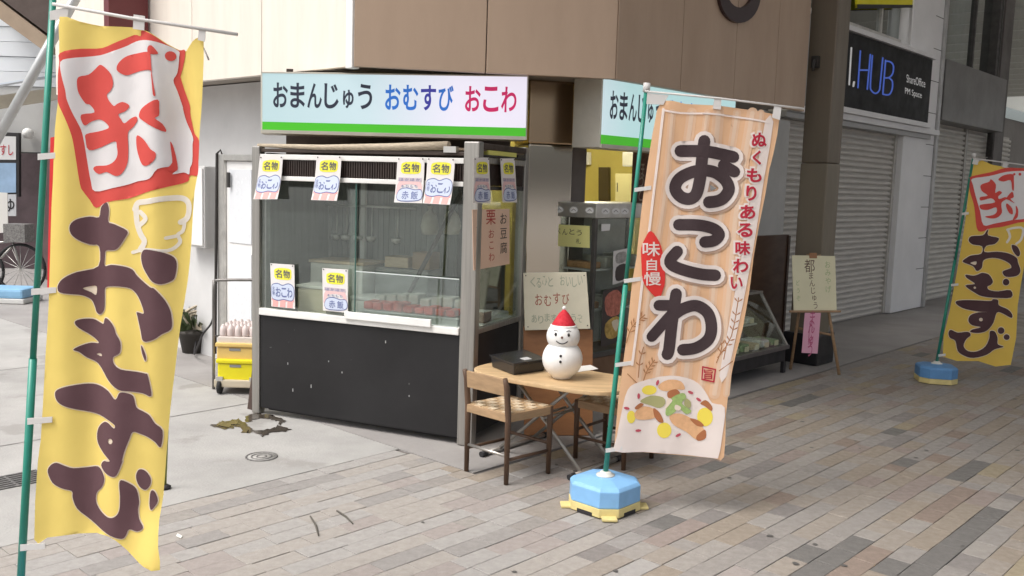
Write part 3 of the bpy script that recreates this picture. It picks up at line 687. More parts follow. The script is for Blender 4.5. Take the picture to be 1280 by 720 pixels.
# ================================================================== SIDE STREET BACKGROUND
YB = 13.0
bh = T('side_street_house', 'white boarded house with brown eave across the side street', 'house', at(20, 350, YB) * np.array([1, 1, 0]))
fb = lambda a, b, z: np.array([a, YB + b, z])
x0, x1 = at(-90, 300, YB)[0], at(175, 300, YB)[0]
ztop = at(40, -60, YB)[2]
siding = M('white_siding', (.70, .73, .76), .6, noise=(1.5, .06))
zl = at(30, 108, YB)[2]; nrow = 9
ph = (ztop - zl) / nrow
for i in range(nrow):
    bh.part('siding_board', MB().box(fb, x0, x1, (.012 if i % 2 else .0), .1, zl + i * ph + .004, zl + (i + 1) * ph - .004), siding)
zent = at(30, 190, YB)[2]
bh.part('wall', MB().box(fb, x0, x1, .02, .12, zent + .003, zl - .003), M('side_wall_grey', (.46, .46, .45), .7, noise=(2, .1)))
e = [at(x, y, YB - .6) for x, y in ((-30, -22), (62, 48), (58, 66), (-30, 2))]
bh.part('eave', MB().slab(e, .5, np.array([0, -1., 0])), M('eave_board', (.36, .27, .19), .6, noise=(3, .15)), bevel=.01)
e = [at(x, y, YB - .62) for x, y in ((-30, -60), (150, -60), (68, 46), (62, 44), (-30, -25))]
bh.part('roof_soffit', MB().ext(e, (0, .4, 0)), M('roof_brown', (.085, .06, .05), .7, noise=(3, .2)))
e = [at(x, y, YB - .5) for x, y in ((-20, 110), (85, 92), (85, 106), (-20, 124))]
bh.part('awning', MB().slab([e[0], e[1], e[1] + np.array([0, -.9, -.15]), e[0] + np.array([0, -.9, -.15])], .02, np.array([0, 0, 1.])), M('awning_sheet', (.62, .68, .75), .35))
e = [at(x, y, YB - .9) for x, y in ((-20, 122), (85, 107), (85, 122), (-20, 139))]
bh.part('awning_fascia', MB().slab(e, .05, np.array([0, -1., 0])), M('awning_beige', (.56, .50, .40), .6, noise=(4, .1)))
bh.part('entry_wall', MB().box(fb, x0, x1, 1.2, 1.3, .01, zent), M('entry_dark', (.075, .05, .055), .7, noise=(3, .3)))
bh.part('side_post', MB().box(fb, at(58, 300, YB)[0], x1, -.1, .3, .01, zent), M('entry_brown', (.16, .10, .10), .6, noise=(3, .2)))
l_ = at(36, 167, YB - .04); bh.part('vent_hood', MB().lathe(l_, [(.001, .10), (.05, .09), (.075, .04), (.075, 0)], 14, axis=(0, -1, 0)), white_paint)
e = [at(x, y, YB - .25) for x, y in ((-30, 164), (24, 166), (24, 246), (-30, 248))]
mb_ = T('menu_board', 'black framed notice board in front of the dark entry', 'notice board', e[3]); bq = quadmap(e)
mb_.part('frame', MB().slab(e, .06), print_black, bevel=.008)
mb_.part('poster', MB().slab([bq(.1, .06, .006), bq(.93, .06, .006), bq(.93, .42, .006), bq(.1, .42, .006)], .004), M('poster_white', (.66, .66, .66), .5))
mb_.part('poster', MB().slab([bq(.1, .47, .006), bq(.93, .47, .006), bq(.93, .93, .006), bq(.1, .93, .006)], .004), M('poster_blue', (.30, .44, .62), .5, noise=(1.2, .4)))
ml = MB(); put(ml, 'すし', bq, .72, .27, .3, .16, .012, .01); mb_.part('lettering', ml, M('board_red', (.45, .03, .05), .6))
e = [at(x, y, YB - .9) for x, y in ((-10, 240), (9, 241), (10, 291), (-9, 291))]
wn_ = T('paper_notice', 'white paper notice hung low beneath the black framed board', 'notice', e[3]); wn_.part('sheet', MB().slab(e, .01), paper)
e = [at(x, y, YB - .5) for x, y in ((1, 243), (20, 243), (20, 270), (1, 270))]
sn_ = T('small_sign', 'small pale sign with a black kana mark in the dark entry', 'sign', e[3]); sq = quadmap(e)
sn_.part('board', MB().slab(e, .02), M('pale_board', (.55, .56, .58), .5)); ml = MB(); put(ml, 'ゆ', sq, .6, .5, .6, .6, .003, .02); sn_.part('lettering', ml, print_black)
# bicycle in the entry
bc = T('bicycle', 'old bicycle parked in the dark entry at the left edge', 'bicycle', gp(8, 366)); yb_ = gp(8, 366)[1]
tyre = M('tyre', (.02, .02, .02), .8); bk = lambda x, y: at(x, y, yb_)
def ring_tube(c, r, w, seg=28):
    return MB().tube([c + r * np.array([math.cos(2 * math.pi * i / seg), 0, math.sin(2 * math.pi * i / seg)]) for i in range(seg + 1)], w, 6)
for wx, wy in ((-26, 338), (26, 336)):
    w_ = bc.part('wheel', ring_tube(bk(wx, wy), .30, .018), tyre)
    m_ = MB()
    for i in range(8):
        a = math.pi * i / 8; d = np.array([math.cos(a), 0, math.sin(a)]) * .29; m_.tube([bk(wx, wy) - d, bk(wx, wy) + d], .003, 4)
    bc.part('spokes', m_, alu, parent=w_)
m_ = MB()
for a, b in (((-26, 338), (-8, 332)), ((-8, 332), (17, 306)), ((-8, 332), (-14, 298)), ((-14, 304), (14, 302)), ((26, 336), (14, 296)), ((-26, 338), (-13, 306)), ((14, 296), (12, 282))): m_.tube([bk(*a), bk(*b)], .014, 8)
bc.part('frame', m_, alu_old); bc.part('saddle', MB().ball(bk(-15, 295), .1, 12, (1, .6, .4)), tyre)
bc.part('handlebar', MB().tube([bk(4, 284), bk(12, 281), bk(22, 286)], .013, 8), alu)
bc.part('basket', MB().box(lambda a, b, z: bk(24, 292) + np.array([a, b, z]), -.13, .13, -.12, .12, -.1, .12), M('basket_wire', (.22, .21, .20), .5, .5, noise=(60, .5)))
# grey slanted pipe
p0, p1 = at(-28, 218, 6.6), at(112, -34, 6.6)
gpole = T('slanted_pipe', 'thick grey pipe slanting up to the right behind the green pole', 'pipe', p0)
gpole.part('tube', MB().tube([p0, p1], .034, 14), M('grey_pipe', (.47, .48, .48), .4, .4, noise=(5, .12)))
gpole.part('foot', MB().tube([p0, p0 - np.array([.28, 0, .5]), np.array([p0[0] - .5, p0[1], .0])], .034, 12), M('grey_pipe', (0, 0, 0)))
# ================================================================== FOOD STALL
stall = T('food_stall', 'glazed food stall with black front panel and silver posts', 'food stall', bp(.75, .38, 0))
WA, WB = 1.5, .77
post = lambda a0, a1, b0, b1, z1, z0=.0: stall.part('post', MB().box(bp, a0, a1, b0, b1, z0 + .003, z1), alu_old, bevel=.008)
post(-.075, .022, -.004, .06, 1.775); post(1.462, 1.522, -.004, .055, 1.73); post(-.062, -.002, WB - .06, WB, 1.775); post(1.465, 1.52, WB - .06, WB, 1.73)
E_ = lambda y, x: bfront(x, y)[2]
def bar(name, a0, a1, b0, b1, z0, z1, mat, bev=.004, **k): return stall.part(name, MB().box(bp, a0, a1, b0, b1, z0, z1), mat, bevel=bev, **k)
bar('top_rail', .024, 1.46, .0, .04, 1.648, 1.680, white_rail); bar('middle_rail', .024, 1.46, .002, .038, 1.518, 1.546, white_rail)
bar('top_rail', -.06, -.02, .062, WB - .062, 1.655, 1.69, alu_old); bar('side_middle_rail', -.055, -.02, .062, WB - .062, 1.50, 1.525, dark_metal)
# louvred strip between the rails
lou = M('louvre', (.03, .018, .014), .5, noise=(20, .3))
for b_, fr_, a0, a1 in ((.02, bp, .026, 1.458), (None, None, .065, WB - .065)):
    m_ = MB(); n_ = int((a1 - a0) / .017)
    for i in range(n_):
        a = a0 + i * (a1 - a0) / n_
        if fr_: m_.box(bp, a, a + .010, .010, .02, 1.547, 1.647)
        else: m_.box(bp, -.05, -.04, a, a + .010, 1.526, 1.654)
    if fr_: m_.box(bp, a0, a1, .021, .028, 1.547, 1.647)
    else: m_.box(bp, -.039, -.03, a0, a1, 1.526, 1.654)
    stall.part('louvre', m_, lou, kind='stuff')
# roof frame with the rolled sheet
bar('roof_beam', -.06, 1.50, .01, .06, 1.694, 1.716, dark_brown); bar('roof_beam', -.06, 1.50, WB - .06, WB - .01, 1.70, 1.74, dark_brown)
bar('roof_board', -.05, 1.49, .065, WB - .065, 1.725, 1.74, M('roof_ply', (.20, .15, .10), .7, noise=(5, .3)), .002)
bar('roof_beam', -.066, -.02, .062, WB - .06, 1.735, 1.77, dark_brown); bar('roof_beam', -.066, -.02, .062, WB - .06, 1.694, 1.705, dark_metal)
stall.part('yellow_strip', MB().box(bp, -.062, -.03, .15, .56, 1.707, 1.733), M('yellow_strip', (.66, .64, .16), .5))
roll = M('rolled_sheet', (.42, .35, .26), .7, noise=(30, .3, (1, 1, 6)))
stall.part('rolled_sheet', MB().tube([bp(1.49, .02, 1.735), bp(1.0, .012, 1.728), bp(.5, .014, 1.738), bp(.13, .02, 1.75)], [.011, .017, .022, .027], 10), roll)
stall.part('fluorescent_tube', MB().tube([bp(1.30, .03, 1.722), bp(.8, .034, 1.722)], .008, 8), white_paint)
stall.part('bracket', MB().box(bp, .07, .15, -.01, .03, 1.71, 1.745), alu)
# black front, side, counter
bar('front_panel', .024, 1.46, .006, .03, .045, .652, black_panel, .003); bar('side_panel', -.05, -.03, .062, WB - .062, .05, .655, black_panel, .003)
bar('back_panel', .03, 1.46, WB - .05, WB - .03, .05, .652, black_panel)
bar('counter_rail', .024, 1.46, -.012, .045, .656, .700, white_rail, .006); bar('counter_rail', -.062, -.02, .062, WB - .06, .660, .692, alu_old, .004)
bar('counter', .02, 1.46, .046, WB - .05, .655, .675, M('counter_steel', (.50, .50, .48), .35, .6, noise=(5, .1)), .002)
bar('kick_board', .05, 1.44, .06, .08, .02, .05, print_black)
for (a, z) in ((1.24, .35), (.83, .34), (1.06, .22), (.35, .25), (1.2, .18), (.52, .56), (.93, .40)):      # chipped paint
    stall.part('scuff', MB().box(bp, a, a + .006, .0048, .0058, z, z + random.uniform(.008, .03)), M('scuff', (.35, .35, .35), .7))
# glazing: two sliding panes, guard glass, side glass
aj_ = np.dot(bfront(443, 300) - BR, BD)
stall.part('glass_pane', MB().box(bp, aj_ + .004, 1.458, .012, .016, .702, 1.516), clear); stall.part('glass_pane', MB().box(bp, .03, aj_ + .05, .026, .030, .702, 1.516), clear)
stall.part('pane_edge', MB().box(bp, aj_ - .004, aj_ + .003, .011, .017, .702, 1.516), M('glass_edge', (.05, .12, .10), .2))
gz = bfront(500, 344)[2]
stall.part('guard_glass', MB().box(bp, .03, aj_ - .02, -.010, -.006, .702, gz), guard_glass)
stall.part('guard_edge', MB().box(bp, .03, aj_ - .02, -.0105, -.0055, gz + .001, gz + .007), M('glass_rim', (.60, .66, .64), .2))
stall.part('glass_pane', MB().box(bp, -.043, -.039, .064, WB - .064, .694, 1.498), clear)
stall.part('back_board', MB().box(bp, .42, 1.46, WB - .045, WB - .03, .68, 1.69), M('back_board', (.20, .205, .195), .35, .3, noise=(5, .2, (6, 6, .4))))
m_ = MB()
for i in range(24): m_.box(bp, .44 + i * .042, .446 + i * .042, WB - .05, WB - .0455, .9, 1.64)
stall.part('back_rib', m_, M('back_rib', (.20, .205, .20), .4), kind='stuff')
bar('low_back_board', .06, .355, WB - .06, WB - .05, .68, 1.02, M('low_board', (.05, .05, .045), .5), .002)
bar('side_board', 1.425, 1.459, .06, WB - .065, .66, 1.69, M('back_board', (0, 0, 0)), .002)
stall.part('back_post', MB().box(bp, .36, .415, WB - .05, WB - .02, .68, 1.69), dark_metal)
# things inside and on the counter
def ibox(name, label, cat, a0, a1, b0, b1, z0, z1, mat, lid=None, bev=.006):
    t_ = T(name, label, cat, bp((a0 + a1) / 2, (b0 + b1) / 2, z0)); t_.part('body', MB().box(bp, a0, a1, b0, b1, z0, z1 - (.022 if lid else 0)), mat, bevel=bev)
    if lid: t_.part('lid', MB().box(bp, a0 - .01, a1 + .01, b0 - .008, b1 + .008, z1 - .02, z1), lid, bevel=bev)
    return t_
white_box = M('carton_white', (.70, .68, .62), .7, noise=(6, .06)); wood_l = M('pale_wood', (.58, .44, .29), .55, noise=(9, .18, (1, 1, 9)))
ibox('steamer_box', 'white box with beige lid behind the left glass pane', 'box', .92, 1.33, .36, .62, .676, 1.0, white_box, wood_l)
ibox('carton', 'cream carton between the two lower posters behind glass', 'carton', 1.02, 1.24, .1, .3, .676, .86, M('cream_carton', (.64, .56, .40), .7, noise=(6, .08)), white_box)
ibox('shelf_box', 'pale beige box standing in the middle behind the pane', 'box', .66, .84, .5, .66, .97, 1.04, wood_l)
ibox('shelf_stand', 'grey metal stand under the pale beige box', 'stand', .5, .9, .48, .68, .676, .965, M('stand_grey', (.33, .33, .31), .5, noise=(5, .15)))
ut = T('utensil_rack', 'steel rail with hanging ladles inside the stall', 'rack', bp(1.1, .6, 1.3))
ut.part('rail', MB().tube([bp(1.38, .6, 1.36), bp(.66, .6, 1.36)], .008, 8), alu)
for i_, a_ in enumerate((1.28, 1.2, 1.1, 1.0, .8)):
    ut.part('ladle', MB().tube([bp(a_, .6, 1.352), bp(a_, .59, 1.16)], .005, 6).lathe(bp(a_, .58, 1.12), [(.004, 0), (.03, .012), (.036, .035), (.03, .04)], 12), alu)
wp = T('white_strip', 'white upright strip inside the stall behind the left pane', 'post', bp(1.12, .66, .676)); wp.part('shaft', MB().box(bp, 1.10, 1.135, .66, .69, .677, 1.62), white_paint, bevel=.003)
ibox('paper_stack', 'stack of white trays beside the steamer box', 'trays', .70, .90, .2, .4, .676, .80, white_box, M('tray_lid', (.62, .60, .56), .5))
ibox('brown_carton', 'small brown carton on the grey stand inside the stall', 'carton', .5, .63, .5, .64, .968, 1.08, M('carton_brown', (.30, .19, .11), .7, noise=(8, .1)))
pl_ = T('leaning_pole', 'dark pole leaning inside the stall behind the glass', 'pole', bp(.6, .42, .676)); pl_.part('shaft', MB().tube([bp(.62, .30, .677), bp(.34, .60, 1.47)], .015, 8), M('pole_dark', (.06, .05, .045), .5))
for i, (a, z) in enumerate(((.56, 1.30), (.40, 1.31))):
    t_ = T('hanging_bag', ('left' if i == 0 else 'right') + ' of two pale bags hanging inside the stall', 'bag', bp(a, .6, z), 'bags hanging in the stall')
    t_.part('bag', MB().lathe(bp(a, .6, z - .11), [(.001, 0), (.05, .005), (.062, .06), (.045, .13), (.012, .165), (.018, .19)], 14), M('bag_pale', (.52, .48, .40), .6, noise=(15, .15))); t_.part('string', MB().tube([bp(a, .6, z + .08), bp(a, .6, 1.7)], .003, 5), dark_metal)
bar('tray_lip', .2, .80, -.03, -.013, .690, .735, white_paint, .004)
tr_ = T('food_tray', 'long tray of red wrapped food behind the low guard glass', 'tray', bp(.4, .15, .676))
tr_.part('stand', MB().box(bp, .08, .74, .08, .32, .677, .733), white_box)
tr_.part('tray', MB().box(bp, .06, .76, .06, .34, .734, .744), M('tray_metal', (.6, .6, .58), .3, .7), bevel=.003)
rd = random.Random(3)
for i in range(9):
    a = .1 + i * .072; h = .035 + rd.random() * .02
    tr_.part('red_pack', MB().box(bp, a, a + .06, .07 + rd.random() * .02, .2, .745, .745 + h), M('red_pack', (.60, .07, .05), .4, noise=(20, .5)), bevel=.01)
for i in range(8):
    a = .1 + i * .08; tr_.part('pale_pack', MB().box(bp, a, a + .07, .21, .32, .745, .82 + rd.random() * .03), M('pale_pack', (.44, .42, .37), .4, noise=(20, .2)), bevel=.012)
wt = T('white_tray', 'white tray at the stall side beside the brown box', 'tray', bp(.0, .42, .676)); wt.part('tray', MB().box(bp, -.03, .10, .2, .66, .677, .70), white_paint, bevel=.01); wt.part('paper_stack', MB().box(bp, -.02, .09, .36, .62, .701, .735), paper, bevel=.012)
t_ = T('brown_box', 'small brown box on the white tray at the stall side', 'box', bp(.02, .27, .70)); t_.part('body', MB().box(bp, -.025, .07, .23, .34, .702, .765), M('box_brown', (.22, .12, .09), .6, noise=(8, .15)), bevel=.005); t_.part('wrap', MB().box(bp, -.027, .072, .245, .325, .766, .772), white_paint)
# ------------------------------------------------------------------ posters on the stall
yel = M('poster_yellow', (.80, .76, .06), .7); blob = M('poster_blue_blob', (.56, .62, .76), .7); pink = M('poster_pink', (.80, .40, .38), .7); rose = M('poster_rose', (.74, .50, .50), .7)
dink = M('poster_ink', (.10, .10, .12), .7); bink = M('poster_blue_ink', (.13, .16, .34), .7); wht = M('poster_paper', (.80, .77, .75), .75, translucent=.1)
def poster(label, px, kind, pl, curl=0.0):
    pts = [pl(x, y) for x, y in px]; base = quadmap([pts[0], pts[1], pts[2], pts[3]])
    def fm(x, y, l): return base(x, y, l + .002 + .03 * curl * max(0, y - .35) ** 2 * 2)
    p = T('poster', label, 'poster', (pts[0] + pts[1]) / 2, 'price posters on the stall')
    m_ = MB(); n_ = 8
    for k_, l in ((0, 0), (1, -.0015)): m_.add([fm(i, j / n_, l) for j in range(n_ + 1) for i in (0, 1)], [(2 * j, 2 * j + 1, 2 * j + 3, 2 * j + 2) for j in range(n_)], True)
    p.part('sheet', m_, wht)
    m_ = MB(); printed(m_, [smooth([(.20, .12), (.5, .09), (.84, .11), (.88, .22), (.84, .34), (.55, .36), (.2, .34), (.16, .22)])], fm, .001, grid=.2); p.part('yellow_mark', m_, yel)
    m_ = MB(); put(m_, '名', fm, .35, .225, .28, .19, .002, .018); put(m_, '物', fm, .68, .225, .28, .19, .002, .018); p.part('lettering', m_, dink)
    if kind == 0:
        m_ = MB()
        for i in range(3): printed(m_, [[(.08 + .31 * i, .84), (.30 + .31 * i, .84), (.28 + .31 * i, .99), (.05 + .31 * i, .99)]], fm, .001)
        printed(m_, [[(.03, .80), (.97, .80), (.97, .85), (.03, .85)]], fm, .0012); p.part('pink_stripe', m_, pink)
        bl = smooth([(.07, .50), (.3, .46), (.5, .50), (.75, .45), (.95, .52), (.96, .72), (.86, .82), (.55, .80), (.3, .83), (.06, .79), (.04, .62)])
        m_ = MB(); printed(m_, [grow(bl, .02)], fm, .0016, grid=.25); p.part('outline', m_, bink)
        m_ = MB(); printed(m_, [bl], fm, .0022, grid=.25); p.part('blob', m_, blob)
        m_ = MB()
        for i, c_ in enumerate('おこわ'): put(m_, c_, fm, .32 + .24 * i, .65, .22, .22, .003, .02)
        column(m_, '名物', fm, .12, .58, .1, .1, .003, .01); p.part('lettering', m_, bink)
    else:
        m_ = MB(); printed(m_, stroke([(.10, .78), (.16, .58), (.5, .52), (.84, .58), (.9, .78)], .13, 4), fm, .0012); p.part('pink_arch', m_, rose)
        m_ = MB(); printed(m_, [[(.08, .44), (.92, .45), (.92, .53), (.08, .52)]], fm, .0016); p.part('band', m_, M('poster_band', (.55, .47, .52), .7))
        bl = smooth([(.14, .74), (.4, .68), (.7, .72), (.93, .72), (.95, .9), (.6, .95), (.12, .93)])
        m_ = MB(); printed(m_, [grow(bl, .02)], fm, .0018, grid=.25); p.part('outline', m_, bink)
        m_ = MB(); printed(m_, [bl], fm, .0024, grid=.25); p.part('blob', m_, blob)
        m_ = MB()
        for i, c_ in enumerate('赤飯'): put(m_, c_, fm, .38 + .33 * i, .83, .26, .18, .003, .015)
        for i, c_ in enumerate('ほかほか'): put(m_, c_, fm, .2 + .2 * i, .485, .14, .06, .003, .0)
        for i, c_ in enumerate('もちもち'): put(m_, c_, fm, .26 + .16 * i, .63, .12, .06, .003, .0)
        p.part('lettering', m_, bink)
    m_ = MB()
    for x in (.06, .94): m_.lathe(fm(x, .03, .001), [(.004, 0), (.004, .003)], 8, axis=base.n)
    p.part('pin', m_, dark_metal)
FT = lambda l: (lambda x, y: bfront(x, y, l)); SD = lambda l: (lambda x, y: bside(x, y, l))
poster('leftmost white poster hanging from the top rail of the stall', [(325, 195), (354, 195), (350, 249), (320, 249)], 0, FT(.02), 1)
poster('second white poster from the left hanging on the top rail', [(396, 195), (427, 195), (424, 251), (392, 250)], 0, FT(.02), 1)
poster('white poster with a pink arch third from left on the top rail', [(497, 197), (531, 197), (529, 254), (494, 253)], 1, FT(.02), .5)
poster('white poster next to the silver corner post on the top rail', [(534.5, 197), (569, 198), (565, 256), (531, 254)], 0, FT(.03), 1)
poster('poster on the stall side next to the silver corner post', [(592, 197), (611, 197), (613, 254), (591, 254)], 1, SD(.075), 0)
poster('poster on the stall side next to the rear post', [(625, 198), (643, 198), (646, 253), (628, 253)], 1, SD(.075), 0)
poster('white poster with pink stripes standing at the left of the counter rail', [(338, 329), (368, 331), (369, 386), (339.5, 383)], 0, FT(.008), 0)
poster('white poster with a pink arch standing on the counter rail', [(403, 335), (435, 337), (435, 391), (404, 388)], 1, FT(.008), 0)
# hand lettered pink paper on the side glass
pts = [bside(x, y, .072) for x, y in ((590.5, 262), (637, 261), (637, 330), (592, 338))]; fm = quadmap(pts)
hs_ = T('handwritten_sheet', 'peach handwritten paper sheet on the stall side glass', 'paper sign', pts[3]); hs_.part('sheet', MB().slab(pts, .003), M('peach_paper', (.70, .50, .38), .8))
ml = MB(); column(ml, 'お豆腐', fm, .82, .17, .2, .26, .001, .0); hs_.part('lettering', ml, print_black)
ml = MB(); column(ml, '栗', fm, .47, .14, .26, .2, .001, .004); column(ml, 'おこわ', fm, .48, .42, .16, .2, .001, .0); hs_.part('lettering', ml, M('red_marker', (.40, .05, .04), .7))
ml = MB(); column(ml, 'やわらか', fm, .14, .30, .11, .15, .001, .0); hs_.part('lettering', ml, print_black)
# brown board leaning at the left of the stall
m_ = MB(); q = [gp(309, 511), gp(319, 514)]
single('leaning_board', MB().hexa([q[0], q[1], q[1] + np.array([.0, .05, 0]), q[0] + np.array([0, .05, 0]), q[0] + np.array([.05, .12, .66]), q[1] + np.array([.03, .12, .66]), q[1] + np.array([.03, .17, .66]), q[0] + np.array([.05, .17, .66])]),
       M('dark_wood', (.055, .032, .024), .5, noise=(8, .3, (1, 1, .2))), 'dark brown board leaning on the left side of the stall', 'board', q[0], bevel=.003)
# ================================================================== HAND CART WITH CRATES
cg = gp(275, 496); cY = 6.6
ck = lambda x, y, Y=cY: at(x, y, Y)
cart = T('hand_cart', 'small hand cart with yellow crates beside the white door', 'hand cart', cg)
dY = .42
tube_m = M('cart_tube', (.20, .19, .18), .4, .5, noise=(10, .2))
pts = [ck(267, 486), ck(267, 362), ck(269, 353), ck(276, 350), ck(330, 350)]
cart.part('handle', MB().tube([p for p in smooth(pts, 3, False)], .011, 8), tube_m)
cart.part('handle_brace', MB().tube([ck(267, 420, cY + .02), ck(330, 420, cY + .02)], .008, 8), tube_m)
def cbox(x0, x1, y0, y1, Y0, Y1):       # box by its front outline at Y0 (pixels of its front), reaching back to Y1
    a, b = at(x0, y1, Y0), at(x1, y0, Y0)
    return (lambda u, v, w: np.array([u, v, w])), a[0], b[0], Y0, Y1, a[2], b[2]
yd = M('crate_yellow', (.80, .70, .01), .4, noise=(5, .08)); yp = M('crate_pale', (.72, .50, .16), .45, noise=(5, .08))
m_ = MB(); m_.box(*cbox(267, 322, 476, 484, 6.45, 6.95)); cart.part('deck', m_, M('deck_cream', (.55, .48, .36), .5, noise=(6, .1)), bevel=.01)
for x_, Y_ in ((275, 6.47), (317, 6.47), (277, 6.9), (319, 6.9)):
    r_ = .048; c0 = at(x_, 492, Y_); c0[2] = r_ + .003; w_ = cart.part('caster', MB().lathe(c0 - np.array([.018, 0, 0]), [(.03, 0), (r_, .006), (r_, .03), (.03, .036)], 18, axis=(1, 0, 0)), tyre)
    cart.part('fork', MB().box(lambda a, b, z: c0 + np.array([a, b, z]), -.025, .025, -.02, .02, .045, .075), alu, parent=w_)
def crate(lb, px, mat, Y0, Y1):
    f_, x0_, x1_, b0, b1, z0, z1 = cbox(*px, Y0, Y1); c_ = T('crate', lb, 'crate', ((x0_ + x1_) / 2, Y0, z0), 'crates on the hand cart')
    c_.part('body', MB().box(f_, x0_ + .008, x1_ - .008, b0 + .004, b1, z0, z1 - .03), mat, bevel=.012); c_.part('rim', MB().box(f_, x0_, x1_, b0 - .006, b1 + .006, z1 - .028, z1), mat, bevel=.008)
    c_.part('hand_hold', MB().box(f_, (x0_ + x1_) / 2 - .04, (x0_ + x1_) / 2 + .04, b0 + .001, b0 + .0035, z1 - .055, z1 - .036), print_grey)
crate('bright yellow crate at the bottom of the hand cart', (270, 318, 450.5, 475.5), yd, 6.46, 6.9); crate('pale orange crate stacked on the bright yellow crate', (269, 318, 430, 450), yp, 6.48, 6.9)
f_, x0_, x1_, b0, b1, z0, z1 = cbox(272, 318, 404, 429.5, 6.5, 6.85)
bt = T('bottle_tray', 'tray of pinkish white bottles on top of the crates', 'bottle tray', ((x0_ + x1_) / 2, b0, z0)); bt.part('tray', MB().box(f_, x0_, x1_, b0, b1, z0, z0 + .05), M('tray_pale', (.66, .60, .55), .5, noise=(8, .08)), bevel=.006)
mb1 = MB().lathe((0, 0, 0), [(.022, 0), (.026, .01), (.026, .05), (.020, .068), (.012, .074), (.012, .082)], 12).mesh('bottle', M('bottle_pink', (.80, .70, .67), .3, translucent=.2))
for i in range(5):
    for j in range(4):
        o_ = link(bpy.data.objects.new('bottle', mb1)); o_.parent = bt.o; o_.location = tuple(np.array([x0_ + .03 + i * (x1_ - x0_ - .05) / 4, b0 + .04 + j * .085, z0 + .051]) - bt.base)
# potted plant and hose behind the yellow banner
pg = gp(243, 440); leaf = M('leaf', (.07, .10, .04), .6, noise=(20, .4)); dry = M('dry_leaf', (.42, .37, .28), .7, noise=(15, .25))
pt = T('potted_plant', 'potted plant with pale dry fronds by the wall', 'potted plant', pg)
pt.part('pot', MB().lathe(pg + ZV * .003, [(.10, 0), (.13, .16), (.14, .165), (.14, .19), (.12, .19)], 20), M('pot_dark', (.04, .035, .03), .6))
rl = random.Random(5); lv = MB(); dv = MB()
for i in range(70):
    a = rl.uniform(0, 6.28); e_ = rl.uniform(.2, 1.3); L = rl.uniform(.12, .34); p = pg + np.array([0, 0, .19]); d = np.array([math.cos(a) * math.cos(e_), math.sin(a) * math.cos(e_), math.sin(e_)])
    sd = nrm(np.cross(d, ZV)) * rl.uniform(.012, .022); tip = p + d * L - ZV * L * .2; md = p + d * L * .6 + ZV * .03
    (dv if i % 4 == 0 else lv).add([p + d * L * .15, md - sd, tip, md + sd], [(0, 1, 2), (0, 2, 3)])
for s_ in (-1, 1):
    for i in range(3):
        pts = smooth([pg + ZV * .2, pg + np.array([s_ * .08 + i * .03, 0, .33]), pg + np.array([.12 + s_ * .07 + i * .02, -.02, .42 - .05 * i])], 5, False)
        dv.tube(pts, [.022 - .02 * abs(k / (len(pts) - 1) - .3) for k in range(len(pts))], 5)
pt.part('leaves', lv, leaf, kind='stuff'); pt.part('dry_fronds', dv, dry, kind='stuff')
hp = smooth([pg + np.array([.05, -.1, .12]), gp(243, 447) + ZV * .03, at(253, 419, 7.2), at(263, 406, 7.2), at(267, 395, 7.1)], 6, False)
single('hose', MB().tube(hp, .008, 7), print_black, 'black hose looping from the plant to the wall', 'hose', hp[0])
# ================================================================== TABLE, CHAIRS, SNOWMAN
TC_ = np.array([.25, 5.07, 0]); TZ = .50
ta = nrm(np.array([.838, -.545, 0])); tb = np.array([-ta[1], ta[0], 0])
def tf(a, b, z): return TC_ + ta * a + tb * b + ZV * z
wood_t = M('table_wood', (.56, .39, .215), .42, noise=(4, .22, (1, 5, 5)), bump=(60, .05)); wood_d = M('chair_wood', (.10, .055, .032), .45, noise=(9, .25, (1, 1, .3))); cap = M('rubber_black', (.018, .018, .02), .6)
wood_s = M('slat_wood', (.36, .235, .13), .5, noise=(9, .2, (1, 1, 5)))
table = T('folding_table', 'low folding table with rounded wooden top and crossed metal legs', 'table', TC_)
prof = smooth([(-.47, 0), (-.44, .15), (-.30, .235), (0, .25), (.30, .235), (.44, .15), (.47, 0), (.44, -.15), (.30, -.235), (0, -.25), (-.30, -.235), (-.44, -.15)], 4)
table.part('top', MB().ext([tf(a, b, TZ - .024) for a, b in prof], (0, 0, .024)), wood_t, bevel=.006)
legm = M('leg_metal', (.42, .40, .37), .38, .8, noise=(12, .2))
fL = [gp(603, 571), gp(684, 546)]; fR = [gp(713, 600), gp(774, 576)]
for (f0, f1, sg_) in ((fL, fR, 1), (fR, fL, -1)):
    c0 = (f0[0] + f0[1]) / 2; d0 = nrm(f0[1] - f0[0]); Lh = np.linalg.norm(f0[1] - f0[0]) / 2
    c1 = (f1[0] + f1[1]) / 2
    for k_ in (-1, 1):
        off = d0 * k_ * (Lh * .55 - .012 * sg_)
        table.part('leg', MB().tube([c0 + off + ZV * .02, c0 * .12 + c1 * .88 + off + ZV * (TZ - .03)], .0105, 8), legm)
    table.part('foot_bar', MB().tube([c0 - d0 * Lh + ZV * .017, c0 + d0 * Lh + ZV * .017], .013, 10), legm)
    for k_ in (-1, 1): table.part('foot_cap', MB().tube([c0 + d0 * k_ * (Lh - .035) + ZV * .017, c0 + d0 * k_ * (Lh + .012) + ZV * .017], .0165, 10), cap)
    table.part('cross_bar', MB().tube([c0 * .45 + c1 * .55 - d0 * Lh * .55 + ZV * TZ * .53, c0 * .45 + c1 * .55 + d0 * Lh * .55 + ZV * TZ * .53], .009, 8), legm)
